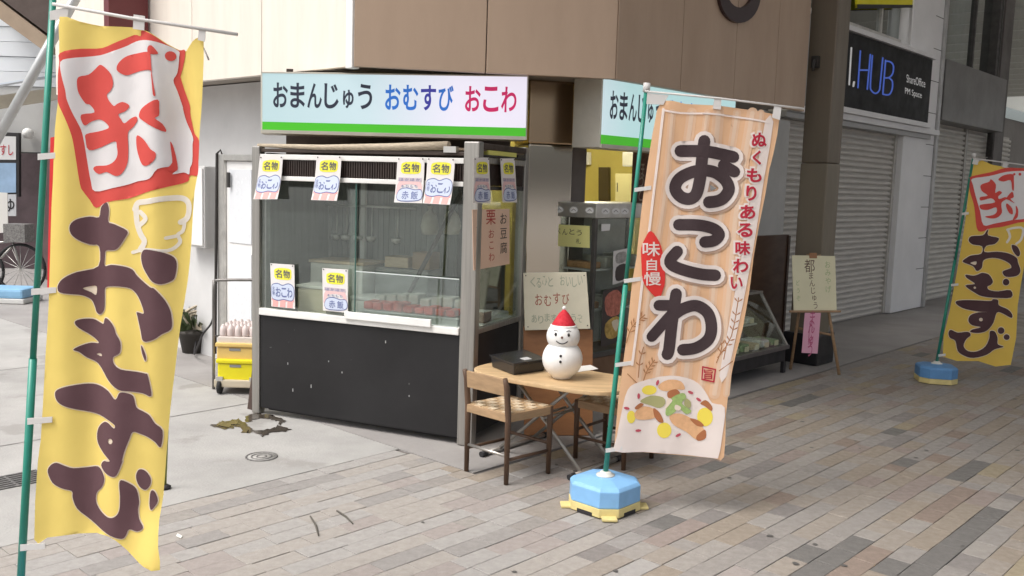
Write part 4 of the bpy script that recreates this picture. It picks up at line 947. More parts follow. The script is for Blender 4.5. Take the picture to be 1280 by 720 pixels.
def chair(label, A, B, Cc, D, back_hi=.56, seat_z=.36):
    """A, B: feet under the backrest; Cc, D: feet under the front edge (B-Cc one side, A-D the other)"""
    c_ = (A + B + Cc + D) / 4; t_ = T('wooden_chair', label, 'chair', c_, 'small wooden chairs at the table')
    lean = nrm((A + B) / 2 - (Cc + D) / 2) * .03
    for p in (A, B): t_.part('leg', MB().tube([p + ZV * .003, p + ZV * seat_z, p + lean * .5 + ZV * (back_hi - .05), p + lean + ZV * back_hi], [.013, .017, .016, .013], 10), wood_d)
    for p in (Cc, D): t_.part('leg', MB().tube([p + ZV * .003, p + ZV * (seat_z - .01), p + ZV * (seat_z + .012)], [.013, .017, .016], 10), wood_d)
    def cf(a, b, z): return (A * (1 - a) + B * a) * (1 - b) + (D * (1 - a) + Cc * a) * b + ZV * z
    m_ = MB(); n_ = 6
    for i in range(n_):
        for j in range(n_ + 1):
            up = .004 if (i + j) % 2 else -.002
            m_.box(cf, i / n_ + .005, (i + 1) / n_ - .005, j / (n_ + 1) - .01, (j + 1) / (n_ + 1) - .015, seat_z + .012, seat_z + .0165 + up * .6, (i + j) % 2)
    t_.part('seat_pad', MB().box(cf, .02, .98, .0, .97, seat_z - .01, seat_z + .0115), M('weave_tan', (.42, .29, .165), .6, noise=(60, .25)))
    t_.part('woven_seat', m_, [M('weave_tan', (.42, .29, .165), .6, noise=(60, .25)), M('weave_pale', (.60, .50, .36), .6, noise=(60, .2))], bevel=.003, kind='stuff')
    s = MB()
    for a0, a1, b0, b1 in ((-.03, 1.03, -.05, .02), (-.03, 1.03, .96, 1.05), (-.05, .03, .021, .959), (.97, 1.05, .021, .959)): s.box(cf, a0, a1, b0, b1, seat_z - .03, seat_z + .014)
    t_.part('seat_frame', s, wood_s, bevel=.004)
    s = MB(); q = [A + lean * .7 + ZV * (back_hi - .095), B + lean * .7 + ZV * (back_hi - .095), B + lean + ZV * (back_hi - .005), A + lean + ZV * (back_hi - .005)]
    s.slab(q, .014); t_.part('backrest', s, wood_s, bevel=.004)
    for a, b, z in ((A, B, .15), (B, Cc, .13), (A, D, .13), (Cc, D, .17)): t_.part('stretcher', MB().tube([a + ZV * z, b + ZV * z], .009, 8), legm if z == .15 else wood_d)
    return t_
chair('small wooden chair with woven seat in front of the black stall', gp(583, 589), gp(632.5, 606), gp(685, 592), gp(683, 592) + gp(583, 589) - gp(632.5, 606))
c2 = [gp(814, 573), gp(779, 588), gp(719, 573), gp(719, 573) + gp(814, 573) - gp(779, 588)]
chair('small wooden chair behind the table partly hidden by the orange banner', c2[0], c2[1], c2[2], c2[3], .55, .33)
# snowman figurine
sb_ = onp(702, 473, ZV * TZ, ZV); sn = T('snowman_figurine', 'white snowman figurine with red santa hat on the table', 'figurine', sb_)
px_ = 1165 / np.dot(R[2], sb_ - O0)
rb, rh = 25.2 / px_, 20.8 / px_; Hh = 73 / px_
snow = M('snow_ceramic', (.80, .795, .78), .42, noise=(40, .03), bump=(150, .12))
prof = [(.001, .0), (rb * .45, .002)]
zb = rb * .98
for k in range(3, 15):
    a = -math.pi / 2 + math.pi * k / 18; prof.append((rb * math.cos(a), zb + rb * .98 * math.sin(a)))
zh_ = Hh - rh * .95
for k in range(4, 19):
    a = -math.pi / 2 + math.pi * k / 18; prof.append((max(.001, rh * math.cos(a)), zh_ + rh * .95 * math.sin(a)))
sn.part('body', MB().lathe(sb_ + ZV * .002, prof, 32), snow)
fd = nrm(np.array([-sb_[0] - .35, -sb_[1], 0])); sd = np.array([-fd[1], fd[0], 0])
hc = sb_ + ZV * (zh_ + .002); bcn = sb_ + ZV * (zb + .002)
def onball(c, r, sx, sz, k=1.0): return c + r * k * (sd * sx + ZV * sz + fd * math.sqrt(max(0, 1 - sx * sx - sz * sz)))
for s_ in (-1, 1):
    e = onball(hc, rh, s_ * .38, .22); sn.part('eye', MB().ball(e, .0075, 10, (1, 1, 1.3)), print_black); sn.part('eyebrow', MB().tube([onball(hc, rh, s_ * .24, .40, 1.01), onball(hc, rh, s_ * .38, .47, 1.01), onball(hc, rh, s_ * .50, .40, 1.01)], .002, 5), print_grey)
sn.part('nose', MB().ball(onball(hc, rh, .0, .06), .007, 10), M('carrot_brown', (.14, .07, .05), .5))
sn.part('mouth', MB().tube([onball(hc, rh, x, -.16 - .16 * (1 - (x / .34) ** 2), 1.0) for x in np.linspace(-.34, .34, 9)], .003, 6), print_black)
for z_ in (.30, .02): sn.part('button', MB().ball(onball(bcn, rb, -.02, z_), .0075, 10), print_black)
hz0 = zh_ + rh * .95 * .62
hr = rh * .70
hat_m = M('santa_red', (.52, .015, .03), .75, noise=(60, .15))
sn.part('hat', MB().lathe(sb_ + ZV * hz0, [(hr, 0), (hr * 1.02, .012), (hr * .8, .035), (hr * .45, .07), (hr * .12, .092), (.001, .096)], 24), hat_m)
sn.part('hat_brim', MB().lathe(sb_ + ZV * (hz0 - .004), [(hr * .9, 0), (hr * 1.13, .003), (hr * 1.15, .012), (hr * .95, .017)], 24), snow)
sn.part('pompom', MB().ball(sb_ + ZV * (hz0 + .101), .011, 10), snow)
# black tray box and papers on the table
q = [onp(x, y, ZV * TZ, ZV) for x, y in ((613, 459), (642, 470), (682, 464), (655, 452))]
tb_ = T('black_tray_box', 'shallow black plastic tray box on the left of the table', 'tray', sum(q) / 4 )
cq = sum(q) / 4; blk = M('black_plastic', (.016, .016, .018), .22, noise=(6, .2))
tb_.part('body', MB().hexa([cq + (p - cq) * .94 + ZV * .002 for p in q] + [cq + (p - cq) * 1.0 + ZV * .062 for p in q]), blk, bevel=.006)
tb_.part('rim', MB().hexa([cq + (p - cq) * 1.05 + ZV * .0625 for p in q] + [cq + (p - cq) * 1.06 + ZV * .072 for p in q]), blk, bevel=.003)
lb = [cq + (p - cq) * .22 + ZV * .074 + (q[1] - q[0]) * .3 for p in q]; tb_.part('label', MB().slab(lb, .0015), M('label_grey', (.5, .5, .5), .4))
pq = [onp(x, y, ZV * (TZ + .002), ZV) for x, y in ((706, 460), (738, 456), (748, 461), (716, 466))]; single('paper_sheet', MB().slab(pq, .0015), paper, 'white paper sheet on the table beside the snowman', 'paper', pq[0])
# ================================================================== SIGN BOARD BEHIND THE TABLE
YS = 5.78
qb = [at(654, 341, YS + .05), at(733, 341, YS + .05), at(740, 540, YS - .05), at(654, 540, YS - .05)]
ss = T('standing_sign', 'cream handwritten sign board on an orange brown stand behind the snowman', 'sign board', gp(697, 540))
ss.part('stand', MB().slab([at(654, 408, YS), at(741, 412, YS), np.array([*gp(741, 545)[:2], .003]), np.array([*gp(655, 545)[:2], .003])], .03), M('stand_wood', (.30, .135, .055), .45, noise=(5, .2, (1, 1, 4))), bevel=.004)
cbq = [at(654, 341, YS - .03), at(733, 340, YS - .03), at(738, 411, YS - .06), at(656, 413, YS - .06)]; fm = quadmap(cbq)
ss.part('board', MB().slab(cbq, .012), M('cream_board', (.66, .63, .50), .7, noise=(5, .06)), bevel=.003)
for txt, y_, sz_, x0_, x1_, mt in (('くるみと おいしい', .16, .17, .10, .94, M('faded_green', (.36, .40, .30), .8)), ('おむすび', .47, .19, .16, .72, M('faded_red', (.38, .12, .08), .8)), ('あります どうぞ', .80, .14, .1, .9, M('faded_green', (0, 0, 0)))):
    ml = MB(); w_ = (x1_ - x0_) / len(txt)
    for i, c_ in enumerate(txt): put(ml, c_, fm, x0_ + w_ * (i + .5), y_ + .02 * math.sin(i * 2.1), w_ * .8, sz_, .001, .004)
    ss.part('lettering', ml, mt)
for x, y in ((.04, .05), (.96, .06), (.96, .94), (.05, .94)): ss.part('pin', MB().lathe(fm(x, y, .001), [(.004, 0), (.003, .003)], 8, axis=fm.n), dark_metal)
# ================================================================== GLASS SHOWCASE
tS = -3.95
kc = onT(745, 262, tS); ks = np.dot(kc, U); zt0 = onT(745, 273, tS)[2]; zt1 = onT(745, 254, tS)[2]; zb0 = onT(742, 448, tS)[2]
wL = tS - np.dot(onS(683, 265, ks), N); LR = 1.0
sc = T('showcase', 'tall glass showcase with silver band under the second lit sign', 'showcase', st(ks + .4, tS - .2, 0))
sc.part('cabinet_base', MB().box(st, ks + .01, ks + LR, tS - wL, tS - .01, .003, zb0 - .004), M('showcase_base', (.16, .085, .045), .5, noise=(5, .2)), bevel=.005)
sc.part('top_band', MB().box(st, ks - .012, ks + LR, tS - wL - .01, tS + .012, zt0, zt1), alu, bevel=.006)
fmT = lambda x, y, l: onS(x, y, ks - .012 - l); fmR = lambda x, y, l: onT(x, y, tS + .012 + l)
icw = M('icon_white', (.72, .72, .72), .5)
for fm_, ics in ((fmT, ((699, 262), (717, 262.5), (737, 263))), (fmR, ((757, 264), (770, 264), (781, 264)))):
    for x, y in ics:
        m_ = MB(); printed(m_, [circ(x, y, 5.2, 14, 4)], fm_, .002); ib = sc.part('icon', m_, icw); m_ = MB(); printed(m_, stroke([(x - 2.5, y + 1), (x, y - 1.5), (x + 2.5, y + 1)], .8, 1), fm_, .003); sc.part('icon_mark', m_, print_grey, parent=ib)
m_ = MB()
for a0, a1, d0, d1 in ((0, .03, -.03, 0), (0, .03, -wL, -wL + .03), (LR - .03, LR, -.03, 0), (LR - .03, LR, -wL, -wL + .03)): m_.box(st, ks + a0, ks + a1, tS + d0, tS + d1, zb0, zt0 - .003)
m_.box(st, ks + .002, ks + LR, tS - .032, tS - .002, zb0, zb0 + .035); m_.box(st, ks + .002, ks + .028, tS - wL + .03, tS - .033, zb0, zb0 + .035)
sc.part('frame', m_, M('showcase_frame', (.10, .095, .09), .4, .5, noise=(8, .2)), bevel=.003)
sc.part('glass_pane', MB().box(st, ks + .031, ks + LR - .031, tS - .012, tS - .008, zb0 + .036, zt0 - .004), shop_glass)
sc.part('glass_pane', MB().box(st, ks + .008, ks + .012, tS - wL + .031, tS - .034, zb0 + .036, zt0 - .004), shop_glass)
sc.part('back_panel', MB().box(st, ks + .03, ks + LR - .03, tS - wL + .002, tS - wL + .012, zb0, zt0 - .004), M('showcase_back', (.34, .34, .31), .5, noise=(4, .2)))
for z_ in (.33, .62):
    z0_ = zb0 + (zt0 - zb0) * z_; sc.part('shelf', MB().box(st, ks + .035, ks + LR - .04, tS - wL + .02, tS - .04, z0_, z0_ + .012), M('shelf_grey', (.5, .5, .48), .4, .1))
    for i in range(5):
        a = ks + .07 + i * .18; b_ = T('food_pack', 'food pack %s on the %s shelf of the glass showcase' % (('first', 'second', 'third', 'fourth', 'fifth')[i], 'lower' if z_ < .5 else 'upper'), 'food pack', st(a + .06, tS - .15, z0_ + .013), 'packs in the showcase')
        b_.part('pack', MB().box(st, a, a + .12, tS - wL + .06, tS - .08, z0_ + .013, z0_ + .06 + .03 * (i % 2)), (M('pack_a', (.40, .22, .10), .5, noise=(20, .3)), M('pack_b', (.50, .48, .40), .5, noise=(20, .2)))[i % 2], bevel=.01)
q = [onS(x, y, ks - .004) for x, y in ((688, 280), (737, 282.5), (737, 310), (688, 307))]; fm = quadmap(q)
yn = T('yellow_note', 'yellow handwritten note taped inside the showcase glass', 'paper sign', q[3]); yn.part('sheet', MB().slab(q, .002), M('note_yellow', (.72, .70, .28), .8))
ml = MB()
for i, c_ in enumerate('べんとう'): put(ml, c_, fm, .2 + i * .18, .30 + .03 * (i % 2), .13, .26, .001, .0)
put(ml, '札', fm, .72, .72, .12, .24, .001); yn.part('lettering', ml, print_black)
def photo_poster(label, px, cols, pl):
    q = [pl(x, y) for x, y in px]; fm = quadmap(q); t_ = T('photo_poster', label, 'poster', q[3]); t_.part('sheet', MB().slab(q, .002), cols[0])
    for k, (poly, mt) in enumerate(cols[1:]): m_ = MB(); printed(m_, [smooth(poly)], fm, .001 + k * .0008); t_.part('picture', m_, mt)
PR = lambda x, y: onT(x, y, tS + .004)
drk = M('poster_dark', (.05, .04, .04), .4); meat = M('poster_meat', (.42, .14, .10), .5, noise=(30, .4)); gold = M('poster_gold', (.45, .30, .08), .5, noise=(30, .4))
photo_poster('dark food photo poster low on the showcase right face', [(754, 364), (783, 355), (781, 425), (751, 434)], [drk, ([(.1, .12), (.6, .05), (.9, .3), (.7, .5), (.2, .45)], meat), ([(.15, .6), (.6, .52), (.9, .7), (.6, .9), (.2, .85)], gold), ([(.4, .6), (.7, .6), (.6, .8)], M('poster_cream', (.7, .62, .48), .5))], PR)
photo_poster('white poster with small dark photos on the showcase right face', [(767, 314), (786, 310), (785, 350), (766, 356)], [M('poster_plain', (.62, .61, .60), .6), ([(.2, .1), (.8, .1), (.8, .38), (.2, .38)], M('photo_grey', (.30, .29, .28), .5, noise=(40, .4))), ([(.2, .5), (.85, .48), (.8, .9), (.2, .9)], drk)], PR)
photo_poster('small white round sticker on the showcase right face', [(752, 280), (763, 280), (762, 288), (752, 289)], [icw], PR)
# ================================================================== LOW DISPLAY CASE AND BROWN BOARD
tD = -3.55
e0 = np.dot(onT(985, 455, tD), U) ; zs_ = onT(983, 432, tD)[2]; zf = .02
tt0 = tD - .30; ztp = onT(966, 364, tt0 )[2]
dc = T('display_case', 'low slanted glass display case of packed sweets beside the orange banner', 'display case', st(e0 - .5, tD - .2))
L0 = e0 - 1.15
m_ = MB(); m_.box(st, L0, e0, tD - .55, tD - .03, .10, zs_ - .035); dc.part('base', m_, M('case_base', (.018, .016, .018), .5, noise=(6, .3)), bevel=.006)
m_ = MB()
for a in (L0, e0 - .04):
    for d in (-.05, -.54): m_.box(st, a, a + .04, tD + d - .0, tD + d + .03, .003, .099)
dc.part('foot', m_, print_black)
dc.part('deck', MB().box(st, L0 - .01, e0 + .012, tD - .56, tD, zs_ - .034, zs_), M('case_deck', (.14, .125, .12), .4, .3, noise=(8, .2)), bevel=.004)
m_ = MB(); ew = .022
def slope_bar(a): m_.hexa([st(a, tD - .008, zs_ + .001), st(a + ew, tD - .008, zs_ + .001), st(a + ew, tD - .035, zs_ + .001), st(a, tD - .035, zs_ + .001), st(a, tt0 + .027, ztp), st(a + ew, tt0 + .027, ztp), st(a + ew, tt0, ztp), st(a, tt0, ztp)])
slope_bar(L0); slope_bar(e0 - ew); m_.box(st, L0, e0, tt0 + .0, tt0 + .028, ztp + .001, ztp + .022); m_.box(st, e0 - ew, e0, tD - .54, tD - .515, zs_ + .001, ztp + .02); m_.box(st, e0 - ew, e0, tD - .514, tt0 - .001, ztp + .001, ztp + .02)
dc.part('frame', m_, alu_old, bevel=.003)
dc.part('front_glass', MB().hexa([st(L0 + .03, tD - .02, zs_ + .004), st(e0 - .03, tD - .02, zs_ + .004), st(e0 - .03, tD - .024, zs_ + .004), st(L0 + .03, tD - .024, zs_ + .004), st(L0 + .03, tt0 + .014, ztp), st(e0 - .03, tt0 + .014, ztp), st(e0 - .03, tt0 + .010, ztp), st(L0 + .03, tt0 + .010, ztp)]), shop_glass)
dc.part('end_glass', MB().ext([st(e0 - .012, tD - .06, zs_ + .004), st(e0 - .012, tt0, ztp - .01), st(e0 - .012, tD - .51, ztp - .01), st(e0 - .012, tD - .51, zs_ + .004)], U * .003), shop_glass)
dc.part('back', MB().box(st, L0, e0 - .03, tD - .55, tD - .541, zs_ + .001, ztp + .1), M('case_back', (.22, .21, .19), .5))
ds = [.5, .28]
for r_, (zz_, d0, d1) in enumerate(((zs_ + .002, .26, .06), (zs_ + .16, .50, .30))):
    if r_: dc.part('shelf', MB().box(st, L0 + .02, e0 - .06, tD - .53, tD - .28, zz_ - .012, zz_ - .001), M('shelf_grey', (0, 0, 0)))
    for i in range(6):
        a = e0 - .15 - i * .17; mt = (M('pack_green', (.26, .34, .16), .35, noise=(40, .5)), M('pack_clear', (.66, .68, .62), .25, noise=(40, .4)), M('pack_tan', (.62, .50, .30), .4, noise=(40, .4)))[(i + r_) % 3]
        p_ = T('sweet_pack', 'wrapped pack %s from the right on the %s of the low display case' % (('first', 'second', 'third', 'fourth', 'fifth', 'sixth')[i], 'deck' if r_ == 0 else 'shelf'), 'food pack', st(a, tD - d0, zz_), 'wrapped packs in the display case')
        p_.part('pack', MB().box(st, a - .06, a + .075, tD - d0, tD - d1, zz_ + .002, zz_ + .05 + .012 * (i % 2)), mt, bevel=.014)
        p_.part('price_tag', MB().box(st, a - .02, a + .045, tD - d1 + .006, tD - d1 + .012, zz_ + .004, zz_ + .045), M('price_tag', (.66, .60, .40), .7))
tP = -3.72
pq = [onT(x, y, -3.98) for x, y in ((905, 285), (992, 293.5), (983, 462), (900, 480))]
bb = T('wooden_screen', 'tall dark brown wooden panel standing behind the low display case', 'panel', pq[2] * np.array([1, 1, 0]))
sb1 = np.dot(pq[1], U); bb.part('board', MB().box(st, sb1 - 1.5, sb1, -4.06, -4.02, .003, pq[1][2]), M('panel_brown', (.085, .043, .024), .38, noise=(4, .25, (1, 1, 3))), bevel=.004)
bb.part('edge_strip', MB().box(st, sb1 - .035, sb1 + .003, -4.018, -4.008, .01, pq[1][2] - .01), M('panel_edge', (.05, .026, .016), .4))
# ================================================================== EASEL
yE = gp(1049, 469)[1] + .0
es = T('easel', 'wooden easel with cream handwritten board and pink slip by the pillar', 'easel', gp(1020, 466))
wood_e = M('easel_wood', (.34, .215, .12), .55, noise=(8, .2, (1, 1, 5)))
fA, fB, fC = gp(988, 462), gp(1049, 469), gp(1026, 452) + np.array([.05, .16, 0])
apx = at(1017, 318, 8.12)
for f_, tp in ((fA, apx + np.array([-.05, 0, 0])), (fB, apx + np.array([.05, 0, 0])), (fC, apx + np.array([0, .05, 0]))): es.part('leg', MB().tube([f_ + ZV * .003, tp], [.014, .012], 8), wood_e)
l1 = fA + (apx - fA) * .36; l2 = fB + (apx - fB) * .33; es.part('cross_bar', MB().tube([l1, l2], .011, 8), wood_e)
q = [at(x, y, Y) for x, y, Y in ((990, 319, 8.05), (1044, 320, 8.0), (1046, 388, 7.92), (992, 388, 7.97))]; fm = quadmap(q)
es.part('ledge', MB().slab([fm(-.1, 1.0, .03), fm(1.08, 1.0, .03), fm(1.08, 1.04, .03), fm(-.1, 1.04, .03)], .05), wood_e, bevel=.003)
es.part('board', MB().slab(q, .012), M('easel_cream', (.70, .665, .47), .7, noise=(4, .05)), bevel=.002)
m_ = MB(); m_.slab([fm(.40, -.05, .006), fm(.58, -.05, .006), fm(.58, .05, .006), fm(.40, .05, .006)], .03); es.part('clip', m_, M('clip_wood', (.30, .14, .06), .5), bevel=.004)
ml = MB(); column(ml, '都', fm, .40, .19, .24, .1, .001, .0); column(ml, 'まんじゅう', fm, .43, .37, .13, .135, .001, .0, dx=.02); es.part('lettering', ml, M('marker_brown', (.13, .07, .05), .7))
ml = MB(); column(ml, 'おみやげ', fm, .82, .16, .13, .15, .001, .0); column(ml, 'どうぞ', fm, .12, .5, .1, .14, .001, .0); es.part('lettering', ml, M('marker_green', (.38, .46, .22), .7))
q = [at(x, y, Y) for x, y, Y in ((1006, 391, 7.9), (1026, 391, 7.9), (1022, 442, 7.86), (1002, 441, 7.86))]; fm = quadmap(q)
es.part('pink_slip', MB().slab(q, .002), M('pink_slip', (.66, .34, .45), .8)); ml = MB(); column(ml, 'まんじゅう', fm, .5, .13, .42, .19, .001, .0); es.part('lettering', ml, M('slip_ink', (.46, .10, .20), .8))
# ================================================================== NOBORI BANNERS
pole_green = M('pole_green', (.02, .235, .17), .35, noise=(5, .2)); clip_w = M('clip_white', (.72, .70, .68), .6, translucent=.2)
tank_blue = M('tank_blue', (.22, .45, .74), .42, noise=(9, .10), scratch=(14, .68, (.40, .55, .72))); tank_yel = M('tank_yellow', (.66, .55, .24), .5, noise=(9, .15)); tank_blue2 = M('tank_blue_deep', (.11, .27, .52), .45, noise=(9, .12))  # the far right tank gets a darker blue
cloth_y = M('cloth_yellow', (.80, .555, .105), .85, bump=(11, .38), noise=(3, .05), translucent=.22); cloth_r = M('cloth_red', (.70, .085, .07), .85, bump=(11, .38), noise=(3, .06), translucent=.15)
cloth_w = M('cloth_white', (.78, .77, .77), .85, bump=(11, .38), noise=(3, .04), translucent=.15); cloth_m = M('cloth_maroon', (.068, .030, .034), .85, bump=(11, .38), noise=(3, .1)); cloth_c = M('cloth_cream', (.86, .74, .60), .85, translucent=.2)
cloth_g = M('cloth_ghost', (.84, .80, .74), .85, noise=(5, .05), translucent=.2)
def tank(name, label, c, top, th0, blue, grp='blue and yellow banner base tanks', feet=True):
    """chamfered square water tank: c on the ground, th0 turns it"""
    t_ = T(name, label, 'flag stand', c, grp)
    def octo(k, z, ch_=.066, h=.152):
        pts = [(h, h - ch_), (h - ch_, h), (-h + ch_, h), (-h, h - ch_), (-h, -h + ch_), (-h + ch_, -h), (h - ch_, -h), (h, -h + ch_)]
        return [c + np.array([k * (x * math.cos(th0) - y * math.sin(th0)), k * (x * math.sin(th0) + y * math.cos(th0)), z]) for x, y in pts]
    def rings(*rs):
        m_ = MB(); vs = [p for r_ in rs for p in r_]; k = 8
        m_.add(vs, [(i * k + j, i * k + (j + 1) % k, (i + 1) * k + (j + 1) % k, (i + 1) * k + j) for i in range(len(rs) - 1) for j in range(k)] + [tuple(range(k))[::-1], tuple(range((len(rs) - 1) * k, len(rs) * k))]); return m_
    t_.part('lower_shell', rings(octo(1.0, .006), octo(1.0, .048)), tank_yel, bevel=.003)
    t_.part('upper_shell', rings(octo(.985, .049), octo(.985, .128), octo(.90, .143), octo(.40, top)), blue, bevel=.005)
    if feet:
        for k in range(4):
            a = th0 + math.pi / 4 + k * math.pi / 2; d = np.array([math.cos(a), math.sin(a), 0]); s_ = np.array([-d[1], d[0], 0])
            t_.part('foot_tab', MB().box(lambda x, y, z: c + d * x + s_ * y + ZV * z, (.152, .212, -.036, .036, .003, .016)[0], .212, -.036, .036, .003, .016), tank_yel, bevel=.005)
            f2 = th0 + k * math.pi / 2; d2 = np.array([math.cos(f2), math.sin(f2), 0]); s2_ = np.array([-d2[1], d2[0], 0])
            t_.part('slot', MB().box(lambda x, y, z: c + d2 * x + s2_ * y + ZV * z, .148, .1535, -.045, .045, .004, .022), print_black)
    t_.part('cap', MB().lathe(c + ZV * (top - .001), [(.045, 0), (.045, .006), (.030, .009), (.026, .020), (.017, .022)], 20), M('cap_white', (.62, .62, .58), .5))
    return t_
class Cloth:
    def __init__(s, P, n, wave): s.P, s.n, s.w = np.array(P, float), nrm(n), wave
    def __call__(s, x, y, l=0.0): return onp(x, y, s.P, s.n) + s.n * (s.w(x, y) + l)
LFT = .0012
GRID = 5.5
def bpart(T_, name, polys, fm, lvl, mat, holes=(), grid=0, **k):
    grid = GRID if grid == 0 else grid
    m_ = MB(); printed(m_, polys, fm, lvl * LFT, holes, grid); return T_.part(name, m_, mat, **k)
def pole_parts(t_, foot, top, fm_rod, rod, r=.012, tabs=(), clips=(), rise=.5):
    t_.part('pole', MB().tube([foot, foot * (1 - rise) + top * rise], r, 12), pole_green)
    t_.part('pole', MB().tube([foot * (1 - rise) + top * rise, top], r * .8, 12), pole_green)
    t_.part('pole_cap', MB().tube([top - nrm(top - foot) * .01, top + nrm(top - foot) * .03], r * 1.35, 12), clip_w)
    t_.part('cross_rod', MB().tube(rod, .0048, 8), clip_w)
    for q in tabs: t_.part('tab', MB().slab(q, .002), clip_w)
    for q in clips: t_.part('clip', MB().slab(q, .003), clip_w)
sstep = lambda a, b, x: (lambda t_: t_ * t_ * (3 - 2 * t_))(min(1, max(0, (x - a) / (b - a))))
LF0 = LFT; LFT = .0017; GRID = 4
cloth_yh = M('cloth_yellow_hazed', (.88, .68, .185), .85, bump=(11, .38), noise=(3, .05), translucent=.22); cloth_mh = M('cloth_maroon_hazed', (.105, .050, .058), .85, bump=(11, .38), noise=(3, .1))  # lighter copies: overexposed haze on the near banner is put into the cloth colour
# ---------------------------------------------------------------- left yellow banner
PL0 = at(24, 760, 2.72) * np.array([1, 1, 0]); PLT = at(67, -16, 2.72)
tank('flag_stand', 'blue and yellow base tank under the near yellow banner', PL0, .158, .5, tank_blue)
def waveL(x, y):
    fx = x - (58 - (y - 350) * .03)
    w = .010 * math.sin(fx * .055 + .6 + y * .002) + .006 * math.sin(fx * .11 - y * .004)
    top = 1 - sstep(150, 260, y)
    xl = 190 + (y - 60) * .15; w -= .020 * sstep(xl - 6, xl + 14, x) * top; w += .026 * sstep(xl + 24, xl + 50, x) * top
    w += .05 * sstep(150, 205, x) * sstep(620, 706, y)
    return w
fL_ = Cloth(PL0 + np.array([.02, -.004, 0]), (-.06, -1, 0), waveL)
yl = T('banner', 'large near yellow banner with red stamp on a green pole', 'banner', PL0)
outL = [(78, 22), (100, 27), (125, 32), (150, 33), (168, 34), (180, 37), (193, 44), (207, 54), (222, 62), (231, 63), (240, 52), (248, 47), (255, 51), (254, 100), (252, 140), (248, 173), (245, 218), (241, 240), (237, 303), (232, 352), (223, 408), (217, 463), (212, 510), (207, 575), (204, 619), (201, 648), (204, 679), (208, 705), (185, 703), (170, 694), (154, 679), (137, 669), (98, 668), (59, 672), (45, 673), (49, 575), (52, 550), (57, 460), (58, 440), (62, 380), (66, 260), (68, 230), (71, 163), (75, 133), (77, 103), (77.5, 53)]
bpart(yl, 'cloth', [smooth(outL, 2)], fL_, 0, cloth_yh)
r1 = lambda p: zz(60, 20, 6, p); r2 = lambda p: zz(60, 130, 6, p); r3 = lambda p: zz(60, 240, 6, p); r4 = lambda p: zz(40, 350, 6, p); r5 = lambda p: zz(30, 460, 6, p); r6 = lambda p: zz(20, 570, 5.143, p)
red = r1([(112, 285), (250, 247), (400, 238), (520, 190), (640, 140), (695, 152), (702, 112), (740, 118), (800, 150), (880, 208), (960, 252), (1020, 260), (974, 430), (972, 462), (1000, 560), (1040, 670)]) + r2([(1040, 60), (1050, 120), (1080, 220), (1125, 272), (1118, 400), (1113, 530), (1062, 535), (1040, 545), (1028, 582), (900, 622), (750, 662), (600, 710)]) + r3([(440, 75), (345, 120), (300, 60), (262, 0)]) + r2([(240, 600), (210, 350), (190, 230), (150, 110), (100, 0)]) + r1([(95, 600), (96, 450), (108, 350)])
bpart(yl, 'stamp_frame', [smooth(red, 3)], fL_, 1, cloth_r)
whi = r1([(120, 350), (200, 320), (330, 300), (420, 285), (560, 235), (660, 190), (750, 185), (850, 205), (960, 255), (965, 300), (950, 420), (925, 480), (950, 560), (985, 680)]) + r2([(985, 30), (1010, 130), (1065, 250), (1060, 300), (1062, 430), (1045, 480), (1040, 527), (1000, 513), (932, 527), (960, 490), (940, 470), (840, 488), (780, 560), (680, 580), (600, 605), (480, 632), (338, 655), (310, 580), (290, 450), (260, 230), (230, 140), (200, 70)]) + r1([(165, 630), (155, 560), (128, 450)])
bpart(yl, 'stamp_ground', [smooth(whi, 3)], fL_, 2, cloth_w)
hand = [(385, 365), (430, 390), (475, 440), (490, 510), (470, 560), (440, 590), (455, 630), (495, 675), (520, 660), (560, 645), (605, 665), (605, 690), (570, 720), (530, 738), (550, 775), (575, 805), (620, 770), (665, 755), (676, 785), (640, 835), (602, 875), (605, 990), (600, 1100), (560, 1180), (510, 1200), (440, 1170), (370, 1185), (330, 1150), (350, 1125), (440, 1120), (500, 1090), (525, 1040), (520, 980), (505, 940), (400, 980), (300, 1005), (280, 930), (285, 885), (370, 865), (455, 840), (430, 800), (380, 775), (320, 790), (280, 820), (260, 800), (255, 740), (340, 722), (310, 665), (280, 655), (240, 580), (230, 510), (240, 460), (300, 440), (345, 400)]
bpart(yl, 'stamp_mark', [smooth(r1(hand), 3)], fL_, 3, cloth_r)
bpart(yl, 'stamp_mark', [smooth(r1([(515, 390), (535, 345), (590, 300), (680, 280), (770, 275), (787, 300), (800, 440), (820, 560), (826, 600), (810, 592), (795, 450), (785, 412), (700, 415), (640, 430), (585, 445), (530, 420)]), 3)], fL_, 3, cloth_r)
bpart(yl, 'stamp_mark', [smooth(r2([(690, 80), (710, 40), (760, 5), (840, -30), (850, 30), (850, 90), (825, 110), (870, 150), (890, 210), (800, 170), (730, 130), (695, 105)]), 3)], fL_, 3, cloth_r)
bpart(yl, 'stamp_mark', [smooth(r2([(675, 235), (740, 275), (790, 340), (830, 370), (820, 420), (770, 460), (720, 455), (685, 380), (668, 300)]), 3)], fL_, 3, cloth_r)
bpart(yl, 'stamp_mark', [smooth(r2([(915, 280), (935, 330), (960, 450), (958, 500), (900, 490), (930, 440), (920, 340)]), 3)], fL_, 3, cloth_r)
bpart(yl, 'stamp_mark', [smooth(r1([(765, 240), (790, 225), (830, 275), (820, 290), (770, 285)]), 3), r1(circ(910, 298, 37))], fL_, 3, cloth_r)
gh = []
